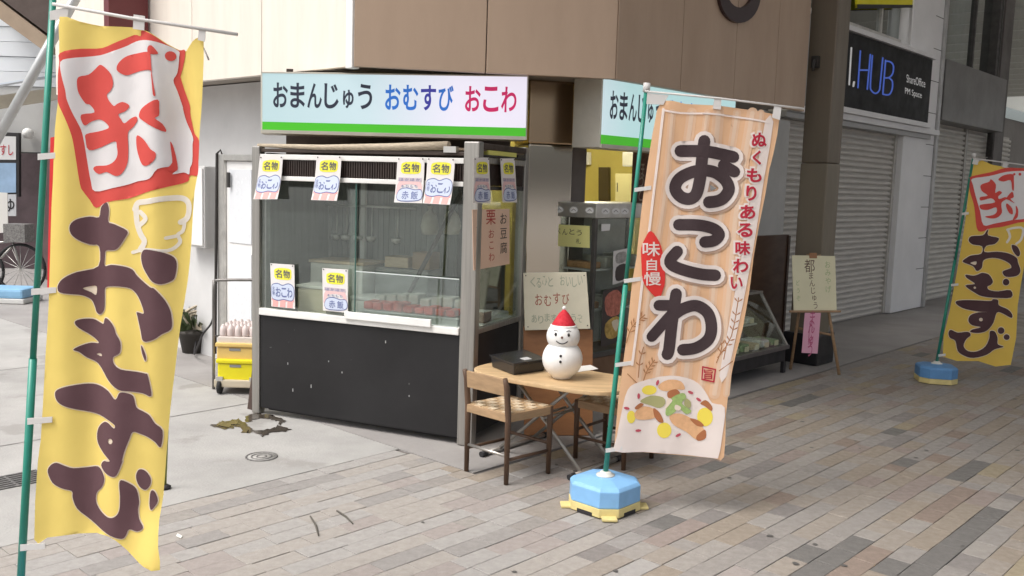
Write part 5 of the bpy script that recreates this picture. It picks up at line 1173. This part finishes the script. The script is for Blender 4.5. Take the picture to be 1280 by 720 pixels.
for p_, w_ in (([(655, 130), (680, 82), (760, 70), (880, 50), (985, 45), (1035, 75), (1045, 130), (1030, 195), (985, 228)], 42), ([(1012, 215), (1000, 290), (965, 322), (978, 380), (900, 440), (740, 430), (640, 452)], 26), ([(665, 110), (672, 220), (700, 310), (735, 370), (700, 430)], 44), ([(700, 150), (745, 200), (690, 250)], 36), ([(890, 345), (960, 330)], 26)): gh += stroke(r3(p_), w_ / 6, 4)
bpart(yl, 'wing_mark', gh, fL_, 1, cloth_g)
def glyph_shape(t_, polys, holes, fm, halo, lv=2, mat=cloth_m, hm=cloth_c, r=1.3):
    sp_ = [smooth(p, 3) for p in polys]
    if halo: bpart(t_, 'outline', [grow(p, r) for p in sp_], fm, lv - 1, hm)
    bpart(t_, 'brush_letter', sp_, fm, lv, mat, holes=[smooth(h_, 3) for h_ in holes])
o_out = r3([(440, 80), (455, 140), (450, 222), (500, 240), (600, 290), (585, 340), (540, 410), (500, 435), (430, 440), (420, 490), (420, 555), (480, 545), (570, 555), (640, 580), (680, 630), (780, 710)]) + r4([(930, 60), (990, 130), (1030, 210), (1045, 290), (1040, 370), (980, 405), (920, 445), (845, 455), (825, 380), (800, 270), (795, 238), (842, 250), (848, 225), (810, 130), (760, 70), (700, 50), (600, 45), (545, 60), (540, 120), (535, 220), (500, 260), (470, 245), (455, 200), (430, 150), (370, 115), (310, 105), (230, 90), (210, 60), (222, 20)]) + r3([(140, 640), (220, 600), (365, 558), (370, 410), (300, 395), (230, 360), (185, 310), (180, 250), (220, 205), (300, 185), (370, 190), (385, 120), (410, 90)])
o_hole = r4([(375, 65), (420, 50), (470, 50), (465, 115), (430, 95)])
glyph_shape(yl, [o_out, r3([(715, 455), (740, 430), (800, 435), (880, 455), (940, 490), (958, 540), (950, 620), (930, 665), (860, 690), (800, 670), (760, 620), (725, 560), (710, 500)])], [o_hole], fL_, True, mat=cloth_mh)
mu = r4([(325, 315), (360, 295), (440, 295), (500, 320), (530, 330), (540, 295), (555, 285), (590, 305), (625, 350), (640, 395), (675, 460), (675, 530), (655, 555), (620, 575), (625, 620), (680, 665), (800, 685), (868, 698)]) + r5([(935, 40), (950, 100), (965, 205), (900, 185), (800, 170), (720, 155), (640, 90), (575, 5)]) + r4([(470, 620), (400, 585), (350, 540), (315, 520), (370, 490), (430, 475), (490, 475), (430, 420), (350, 360)])
glyph_shape(yl, [mu, r4([(828, 485), (850, 525), (865, 570), (860, 605), (835, 545)])], [r4([(470, 560), (495, 552), (515, 560), (510, 575)])], fL_, True, mat=cloth_mh)
su = r5([(245, 180), (280, 150), (360, 130), (470, 122), (560, 135), (640, 170), (690, 225), (712, 220), (735, 178), (790, 185), (830, 210), (850, 290), (900, 320), (950, 350), (990, 410), (1042, 465), (1030, 590), (990, 550), (940, 515), (880, 490), (825, 475), (800, 530), (770, 610), (750, 690)]) + r6([(700, 20), (670, 100), (640, 125), (580, 105), (545, 65), (560, 35), (598, 22)]) + r5([(612, 695), (658, 690), (600, 640), (550, 580), (535, 520), (550, 450), (600, 405), (640, 408), (690, 445), (697, 420), (640, 385), (560, 355), (480, 335), (390, 310), (300, 275), (255, 235)])
glyph_shape(yl, [su], [r5(circ(660, 543, 20))], fL_, True, mat=cloth_mh)
bi = r6([(210, 100), (225, 60), (265, 40), (320, 60), (370, 78), (450, 78), (520, 72), (555, 105), (570, 150), (550, 200), (510, 240), (505, 300), (540, 350), (600, 385), (650, 380), (680, 340), (685, 250), (680, 180), (690, 145), (740, 170), (780, 210), (795, 290), (790, 340), (800, 400), (830, 450), (790, 475), (740, 462), (720, 500), (695, 520), (620, 500), (530, 460), (450, 400), (390, 340), (365, 270), (360, 225), (300, 205), (240, 170)])
glyph_shape(yl, [bi, r6([(780, 110), (800, 82), (840, 95), (870, 140), (865, 185), (835, 215), (800, 195), (780, 150)]), r6([(870, 225), (895, 225), (915, 285), (890, 330), (872, 340), (862, 300)])], [], fL_, True, mat=cloth_mh)
flat = Cloth(PL0 + np.array([0, -.014, 0]), (-.06, -1, 0), lambda x, y: 0)
pole_parts(yl, PL0 * 0 + at(24, 760, 2.72), PLT, None, [flat(66, 5), flat(160, 22), flat(297, 43)], .0115,
           [[flat(167, 18), flat(181, 20), flat(180, 38), flat(166, 36)], [flat(249, 34), flat(257, 36), flat(256, 52), flat(247, 50)], [flat(62, 14), flat(86, 8), flat(84, 24), flat(62, 25)]],
           [[flat(a - 3, y), flat(a + 28, y - 2), flat(a + 28, y + 5), flat(a - 3, y + 8)] for a, y in ((50, 192), (42, 361), (37, 523), (28, 681))], .42)
m_ = MB().tube([fL_(249, 50) + np.array([0, .004, 0]), at(258, 68, 2.68), at(261, 75, 2.68)], .0025, 5); yl.part('string', m_, M('string', (.45, .42, .38), .8))
LFT = LF0; GRID = 5.5
# ---------------------------------------------------------------- orange okowa banner
PM0 = gp(755, 634); PMT = at(808, 112, 4.42)
tank('flag_stand', 'blue and yellow base tank under the orange banner', PM0, .160, math.radians(47), tank_blue)
peach = M('cloth_peach', (.80, .50, .30), .85, bump=(11, .38), translucent=.25); pale_p = M('cloth_pale_peach', (.80, .61, .46), .85, bump=(11, .38), translucent=.25); mid_p = M('cloth_mid_peach', (.80, .555, .375), .85, bump=(11, .38), translucent=.25); white_p = M('cloth_rose_white', (.78, .70, .66), .85, bump=(11, .38), noise=(4, .03), translucent=.15)
ink_d = M('okowa_ink', (.040, .023, .026), .85, bump=(11, .38), noise=(3, .1)); crim = M('cloth_crimson', (.40, .012, .035), .85); shade_b = M('print_taupe', (.40, .27, .20), .85); seal_r = M('cloth_seal_red', (.62, .03, .025), .85)
def waveM(x, y):
    k = x - (828 - (y - 130) * .135)
    return .006 * math.sin(k * .11 + .8) * (1 - .5 * sstep(150, 500, y)) + .008 * math.sin(k * .035 + y * .004) + .012 * sstep(110, 140, k) * sstep(480, 570, y)
fM = Cloth(PM0 + np.array([.03, -.02, 0]), (-.10, -1, 0), waveM)
ok = T('banner', 'orange banner with big dark kana and a rice bowl print', 'banner', PM0)
outM = [(827, 126), (857, 130), (897, 132), (928, 136), (965, 142), (975, 147), (967, 193), (962, 212), (957, 243), (950, 277), (942, 322), (937, 362), (928, 412), (920, 442), (913, 475), (907, 520), (904.5, 570), (891, 572), (849, 569.5), (804, 565.5), (768, 564), (768, 556), (773, 498), (782, 431), (785, 403), (790, 353), (795.5, 322), (800, 277), (807, 222), (813, 183), (818, 155)]
cm = [smooth(outM, 2)]
bpart(ok, 'cloth', cm, fM, 0, peach, grid=7)
def inside(polys_fn): return polys_fn
# pale vertical stripes: follow the slanted hang of the cloth
sx = lambda k, y: 828 + k - (y - 130) * .128
strip = []; strip2 = []
for k_, w_ in ((15, 4.5), (36, 6), (55, 4), (72, 7), (93, 5), (112, 6.5), (127, 4)):
    P_ = [(sx(k_, y) + 2.2 * math.sin(y * .022 + k_), y) for y in (141, 180, 220, 260, 300, 340, 380, 420, 460, 492)]
    strip += stroke(P_, w_ * .9, 2); strip2 += stroke(P_, w_ * 2.1, 2)
bpart(ok, 'pale_stripe', strip, fM, 2, pale_p); bpart(ok, 'soft_stripe', strip2, fM, 1, mid_p)
rose_side = [(957, 150), (967, 152), (955, 225), (945, 290), (934, 352), (922, 410), (908, 470), (899, 470), (912, 400), (924, 335), (936, 262), (948, 200)]
bpart(ok, 'pale_band', [smooth(rose_side, 2)], fM, 3, white_p)
fr_ = stroke([(829, 137), (823, 190), (817, 240), (811, 290), (803, 350), (796, 410), (790, 455)], 3.2, 3) + stroke([(829, 138), (850, 141.5), (890, 142.5), (930, 147.5), (961, 153)], 2.4, 3)
bpart(ok, 'frame_line', fr_, fM, 4, white_p)
m1 = lambda p: zz(790, 100, 6, p); m2 = lambda p: zz(790, 210, 6, p); m3 = lambda p: zz(770, 320, 6, p); m4 = lambda p: zz(760, 420, 4.5, p)
O_ = [(m1([(362, 533), (560, 537), (760, 577)]), 15), (m1([(540, 458), (522, 600)]) + m2([(515, 30), (505, 100), (480, 195), (430, 232), (365, 215), (322, 155), (350, 85), (430, 38), (520, 18), (620, 32), (700, 90), (727, 160), (690, 222), (640, 248), (575, 256)]), 15), (m1([(686, 640), (768, 688)]), 14.5)]
K_ = [(m2([(350, 425), (500, 428), (610, 455), (655, 500), (615, 545), (545, 555)]), 14.5), (m2([(338, 625), (285, 690)]) + m3([(425, 70), (520, 108), (650, 138), (745, 145)]), 14.5)]
W_ = [(m3([(450, 283), (432, 400), (412, 560), (396, 700)]) + m4([(333, 102)]), 14.5), (m3([(320, 368), (440, 370)]), 13.5), (m3([(440, 410), (350, 510), (268, 602)]), 13.5), (m3([(420, 450), (500, 395), (600, 372), (690, 430), (716, 540), (690, 630), (600, 690), (500, 702)]), 14.5)]
def fat(strokes, extra, dx=0, dy=0):
    r_ = []
    for p_, w_ in strokes: r_ += stroke([(x + dx, y + dy) for x, y in p_], w_ + extra, 4)
    return r_
bpart(ok, 'letter_shade', fat(O_ + K_ + W_, 11.5, 1.8, 2.2), fM, 4, shade_b, grid=7)
bpart(ok, 'letter_edge', fat(O_ + K_ + W_, 10), fM, 5.2, white_p, grid=7)
for L_ in (O_, K_, W_): bpart(ok, 'brush_letter', fat(L_, 0), fM, 6.4, ink_d, grid=7)
bpart(ok, 'ornament', [m2([(582, 125), (636, 152), (590, 172)])], fM, 6, print_grey)
txt = [('ぬ', 949, 174.5), ('く', 946, 197), ('も', 942.5, 219), ('り', 939, 241.5), ('あ', 934.5, 265), ('る', 931, 287.5), ('味', 928.5, 310), ('わ', 925.5, 332), ('い', 920.5, 353.5)]
for c_, x, y in txt:
    w_, h_ = {'く': (11, 18), 'り': (13, 19), 'い': (15, 15)}.get(c_, (19, 17.5))
    ml = MB(); put(ml, c_, fM, x, y, w_ + 5, h_ + 5, 4 * LFT, .085); ok.part('letter_edge', ml, white_p)
    ml = MB(); put(ml, c_, fM, x, y, w_, h_, 5.5 * LFT, .03); ok.part('letter', ml, crim)
lz = smooth(m2([(140, 470), (205, 555), (232, 650), (236, 715)]) + m3([(366, 100), (366, 200), (352, 250), (320, 318), (250, 260), (200, 180), (190, 60)]) + m2([(68, 680), (68, 600), (95, 530)]), 3)
bpart(ok, 'seal', [lz], fM, 5, seal_r)
for c_, x, y, w_, h_ in (('味', 814, 311, 22, 18), ('自', 814.5, 330.5, 13, 15), ('慢', 815.5, 348, 22, 17)):
    ml = MB(); put(ml, c_, fM, x, y, w_, h_, 6.2 * LFT, .012); ok.part('letter', ml, white_p)
# small red seal, wheat, bowl
q_ = m4([(530, 170), (608, 185), (598, 262), (525, 248)]); iq = m4([(537, 179), (600, 191), (591, 253), (532, 241)])
bpart(ok, 'small_seal', [q_], fM, 4, crim, holes=[iq]); ml = MB(); c0_ = np.mean(iq, 0); put(ml, '旨', fM, c0_[0], c0_[1], 11, 12, 4 * LFT, .012); ok.part('letter', ml, crim)
def ear(pts, n_, L_, sd_):
    out = stroke(pts, 1.1, 3); P = smooth(pts, 6, False)
    for i in range(n_):
        p = np.array(P[int(len(P) * (.35 + .6 * i / n_))]); q2 = np.array(P[min(len(P) - 1, int(len(P) * (.35 + .6 * i / n_)) + 1)]); d = nrm(q2 - p)
        for s_ in (-1, 1):
            e_ = p + (d * .8 + np.array([-d[1], d[0]]) * s_ * .75) * L_; out.append([tuple(p), tuple((p + e_) / 2 + np.array([-d[1], d[0]]) * s_ * 1.4 * -.5), tuple(e_), tuple((p + e_) / 2 + np.array([-d[1], d[0]]) * s_ * 1.8)])
    return out
wm_ = M('print_wheat', (.38, .17, .07), .85)
for p_, n_, l_ in (([(783, 428), (790, 408), (806, 393)], 5, 8), (m4([(200, 248), (222, 190), (262, 135)]), 4, 7), (m4([(170, 230), (180, 130), (200, 60)]), 2, 6), (m4([(168, 268), (110, 210)]), 0, 1), (m4([(625, 195), (700, 140)]), 0, 1),
                   ([(897, 447), (914, 420), (923, 372)], 6, 7), (m4([(610, 150), (640, 60), (620, 10)]), 3, 7), (m4([(650, 130), (668, 40)]), 0, 1)):
    bpart(ok, 'wheat_print', ear(p_, n_, l_, 1), fM, 3.5, wm_)
bowl = m4([(50, 560), (75, 430), (110, 300), (180, 255), (350, 222), (480, 250), (545, 310), (585, 375), (655, 400), (640, 560), (620, 668), (590, 682), (400, 667), (200, 652), (42, 644)])
bpart(ok, 'bowl_print', [smooth(bowl, 3)], fM, 4, white_p)
cl = {'y': M('print_yolk', (.74, .60, .08), .85), 't': M('print_tan', (.66, .38, .20), .85, noise=(40, .12)), 'b': M('print_brown', (.36, .13, .05), .85), 'g': M('print_green', (.30, .42, .14), .85, noise=(80, .2)), 'o': M('print_olive', (.34, .33, .15), .85), 'r': M('print_berry', (.45, .07, .10), .85), 'w': M('print_pale', (.72, .60, .50), .85)}
blobs = [('y', (232, 303, 42, 27)), ('y', (316, 530, 41, 44)), ('y', (545, 455, 44, 52)), ('y', (130, 452, 24, 36))]
for k_, (x, y, a, b_) in blobs: bpart(ok, 'food_print', [m4(circ(x, y, a, 18, b_))], fM, 5, cl[k_])
for k_, lv, p_ in (('t', 5, [(285, 275), (340, 245), (410, 255), (432, 300), (380, 300), (330, 310), (290, 300)]), ('b', 5.6, [(335, 315), (380, 298), (405, 320), (380, 345), (340, 348)]),
                   ('o', 5, [(180, 365), (240, 335), (310, 345), (322, 380), (290, 405), (240, 390)]), ('t', 5.6, [(150, 430), (190, 395), (250, 405), (280, 440), (250, 465), (190, 470), (155, 460)]),
                   ('b', 6.2, [(255, 405), (290, 430), (312, 480), (290, 485), (262, 455)]), ('g', 6.2, [(330, 390), (360, 345), (420, 320), (440, 345), (415, 380), (470, 420), (440, 440), (400, 410), (360, 440), (325, 445)]),
                   ('t', 5.2, [(345, 450), (400, 435), (470, 465), (530, 510), (552, 560), (500, 585), (440, 540), (370, 500)]), ('b', 5.9, [(460, 465), (510, 475), (540, 505), (500, 505)]),
                   ('b', 5.6, [(500, 560), (545, 525), (550, 570), (520, 588), (500, 585)]), ('b', 5.6, [(520, 380), (550, 360), (585, 395), (580, 420), (545, 395)]), ('o', 6.8, [(435, 350), (465, 370), (462, 405), (430, 390)]),
                   ('w', 6.9, [(335, 350), (362, 360), (345, 385), (320, 410)]), ('w', 7.2, [(380, 385), (410, 400), (400, 420), (375, 410)]), ('b', 6.4, [(150, 400), (180, 375), (200, 385), (165, 410)])):
    bpart(ok, 'food_print', [smooth(m4(p_), 3)], fM, lv, cl[k_])
rb_ = []
for x, y, a in ((278, 262, 1.9), (172, 335, 1.6), (105, 402, .2), (170, 530, 0), (395, 558, -.5), (465, 318, .4), (510, 358, .6)):
    rb_.append([(760 + (x + 17 * math.cos(t_) * math.cos(a) - 8 * math.sin(t_) * math.sin(a)) / 4.5, 420 + (y + 17 * math.cos(t_) * math.sin(a) + 8 * math.sin(t_) * math.cos(a)) / 4.5) for t_ in np.arange(8) * math.pi / 4])
bpart(ok, 'berry_print', rb_, fM, 6, cl['r'], grid=None)
flat = Cloth(PM0 + np.array([.0, -.03, 0]), (-.10, -1, 0), lambda x, y: 0)
pole_parts(ok, PM0 + ZV * .17, PMT, None, [flat(806, 114), flat(900, 123), flat(1005, 136)], .0125,
           [[flat(893, 122), flat(902, 123), flat(901, 137), flat(891, 136)], [flat(968, 131), flat(977, 132), flat(975, 150), flat(965, 147)], [flat(809, 116), flat(836, 119), flat(829, 131), flat(808, 130)]],
           [[flat(a - 3, y), flat(a + 18, y - 3), flat(a + 18, y + 2), flat(a - 3, y + 5)] for a, y in ((796, 235), (783, 349), (772, 454), (760, 561))], .5)
# ---------------------------------------------------------------- far yellow banner on the right
PR0 = gp(1169, 477); PRT = at(1217, 196, PR0[1] + .03)
tank('flag_stand', 'blue and yellow base tank under the far right yellow banner', PR0, .155, math.radians(80), tank_blue2, feet=False)
fR_ = Cloth(PR0 + np.array([.03, -.02, 0]), (-.1, -1, 0), lambda x, y: .012 * math.sin((x + y * .1) * .12))
LF_ = LFT; LFT = .003
yr = T('banner', 'far yellow banner with red stamp at the right edge', 'banner', PR0)
n1 = lambda p: zz(1160, 190, 5.143, p); n2 = lambda p: zz(1160, 320, 4.8, p)
bpart(yr, 'cloth', [smooth([(1218, 204), (1240, 206), (1262, 210), (1298, 216), (1290, 270), (1279, 337), (1272, 382), (1263.5, 456), (1222, 451), (1178, 445.5), (1187, 387), (1198, 330), (1207, 275)], 2)], fR_, 0, cloth_y, grid=6)
bpart(yr, 'stamp_frame', [smooth(n1([(278, 158), (400, 130), (500, 102), (620, 105), (700, 115), (690, 300), (660, 430), (580, 455), (480, 480), (400, 490), (345, 512), (315, 488), (300, 350), (268, 240), (274, 180)]), 3)], fR_, 1, cloth_r, grid=6)
bpart(yr, 'stamp_ground', [smooth(n1([(285, 172), (390, 155), (500, 128), (620, 122), (680, 130), (672, 280), (640, 415), (540, 438), (420, 460), (355, 470), (335, 380), (310, 290), (290, 210)]), 3)], fR_, 2, cloth_w, grid=6)
for p_ in ([(400, 175), (430, 210), (425, 262), (450, 250), (470, 262), (445, 285), (452, 302), (490, 290), (507, 298), (470, 322), (466, 350), (470, 390), (440, 420), (400, 427), (362, 415), (410, 405), (435, 385), (430, 355), (380, 372), (340, 367), (335, 340), (400, 330), (425, 320), (400, 297), (340, 312), (335, 290), (380, 280), (345, 250), (340, 212), (388, 192)],
           [(445, 178), (480, 150), (545, 143), (552, 180), (552, 245), (540, 240), (530, 182), (480, 190)], [(500, 298), (540, 255), (552, 290), (530, 302), (560, 330), (520, 310)], [(505, 330), (540, 360), (546, 400), (520, 390), (500, 352)], [(565, 345), (580, 370), (576, 420), (545, 438), (566, 390)], circ(555, 143, 8, 8), circ(592, 143, 9, 8)):
    bpart(yr, 'stamp_mark', [smooth(n1(p_), 3)], fR_, 3, cloth_r, grid=6)
gh = []
for p_, w_ in (([(510, 500), (560, 488), (610, 492), (600, 560), (570, 590)], 14), ([(515, 500), (530, 545), (510, 580)], 16)): gh += stroke(n1(p_), w_ / 5.14, 3)
bpart(yr, 'wing_mark', gh, fR_, 1, cloth_g, grid=None)
oR = n1([(385, 498), (382, 535), (452, 553), (425, 590), (372, 602), (360, 642), (440, 640), (520, 652), (570, 680)]) + n2([(540, 40), (553, 90), (530, 120), (470, 125), (447, 95), (480, 80), (502, 70), (490, 45), (440, 20), (380, 10), (330, 25), (320, 70), (292, 90), (270, 60), (208, 35), (232, 12)]) + n1([(280, 665), (340, 653), (345, 606), (290, 595), (263, 570), (280, 542), (350, 535), (372, 507)])
glyph_shape(yr, [oR, n1([(540, 598), (575, 608), (592, 650), (578, 672), (550, 640)])], [n2([(255, 42), (290, 32), (285, 54)])], fR_, True, r=.8)
glyph_shape(yr, [n2([(228, 112), (270, 118), (300, 110), (322, 100), (360, 110), (385, 150), (372, 172), (352, 182), (362, 202), (420, 212), (496, 205), (500, 250), (400, 250), (320, 240), (280, 220), (225, 178), (280, 168), (260, 150), (232, 130)]), n2(circ(470, 157, 20, 12))], [n2(circ(280, 190, 7, 8))], fR_, True, r=.8)
glyph_shape(yr, [n2([(165, 280), (185, 267), (280, 265), (372, 268), (385, 258), (420, 264), (425, 295), (480, 320), (505, 350), (500, 372), (450, 345), (412, 340), (390, 400), (350, 445), (300, 460), (253, 456), (265, 440), (312, 425), (265, 415), (243, 390), (255, 355), (300, 337), (352, 334), (300, 332), (230, 320), (188, 302)])], [n2(circ(313, 380, 11, 8))], fR_, True, r=.8)
glyph_shape(yr, [n2([(120, 460), (135, 442), (180, 460), (240, 455), (255, 475), (230, 500), (215, 540), (240, 570), (290, 570), (340, 540), (365, 490), (368, 450), (400, 453), (418, 490), (420, 530), (457, 546), (400, 560), (350, 590), (270, 610), (220, 600), (180, 570), (165, 510), (130, 490)]), n2(circ(440, 448, 20, 12)), n2(circ(473, 487, 17, 12))], [], fR_, True, r=.8)
LFT = LF_
flat = Cloth(PR0 + np.array([.0, -.035, 0]), (-.1, -1, 0), lambda x, y: 0)
pole_parts(yr, PR0 + ZV * .17, PRT, None, [flat(1216, 198), flat(1255, 203), flat(1310, 210)], .0125, [[flat(1254, 202), flat(1260, 203), flat(1259, 210), flat(1253, 209)], [flat(1217, 198), flat(1224, 199), flat(1222, 206), flat(1215, 205)]],
           [[flat(a - 1, y), flat(a + 8, y - 1), flat(a + 8, y + 2), flat(a - 1, y + 3)] for a, y in ((1203, 266), (1190, 355), (1174, 443))], .5)
# ---------------------------------------------------------------- red banner and blue base beyond, olive pole
YRB = 6.4
q = [at(63, 172, YRB), at(112, 165, YRB), at(108, 360, YRB), at(59, 360, YRB)]; fm = quadmap(q)
rbn = T('banner', 'plain red banner half hidden behind the near yellow banner', 'banner', np.array([q[3][0] + .1, YRB, 0]))
m_ = MB(); m_.add([fm(i / 8, j / 12, .02 * math.sin(i * .9)) for j in range(13) for i in range(9)], [(j * 9 + i, j * 9 + i + 1, j * 9 + i + 10, j * 9 + i + 9) for j in range(12) for i in range(8)], True); rbn.part('cloth', m_, M('banner_red', (.62, .03, .03), .8, noise=(4, .08), translucent=.2))
rbn.part('pole', MB().tube([np.array([fm(.9, .5, 0)[0], YRB + .03, .003]), fm(.9, -.05, -.03)], .012, 8), pole_green)
c_ = gp(14, 377); 
t_ = T('flag_stand', 'blue base tank far off at the left edge on pale ground', 'flag stand', c_, 'blue and yellow banner base tanks')
bf_ = lambda a, b, z: c_ + np.array([a, b, z])
t_.part('lower_shell', MB().box(bf_, -.36, .26, -.22, .22, .004, .06), M('tank_white', (.62, .62, .60), .5), bevel=.01); t_.part('upper_shell', MB().box(bf_, -.34, .24, -.2, .2, .061, .17), M('tank_pale_blue', (.24, .46, .68), .45, noise=(6, .1)), bevel=.03)
b0_ = gp(206, 611); b1_ = at(222, 180, b0_[1])
op = T('olive_pole', 'thin olive pole on a dark foot behind the near yellow banner', 'pole', b0_)
op.part('shaft', MB().tube([b0_ + ZV * .02, b1_], .0085, 10), M('pole_olive', (.22, .24, .06), .4, noise=(8, .15))); op.part('foot', MB().lathe(b0_ + ZV * .003, [(.03, 0), (.03, .01), (.014, .02)], 14), print_black)
bpy.data.objects.remove(_fo); bpy.data.curves.remove(_fc)
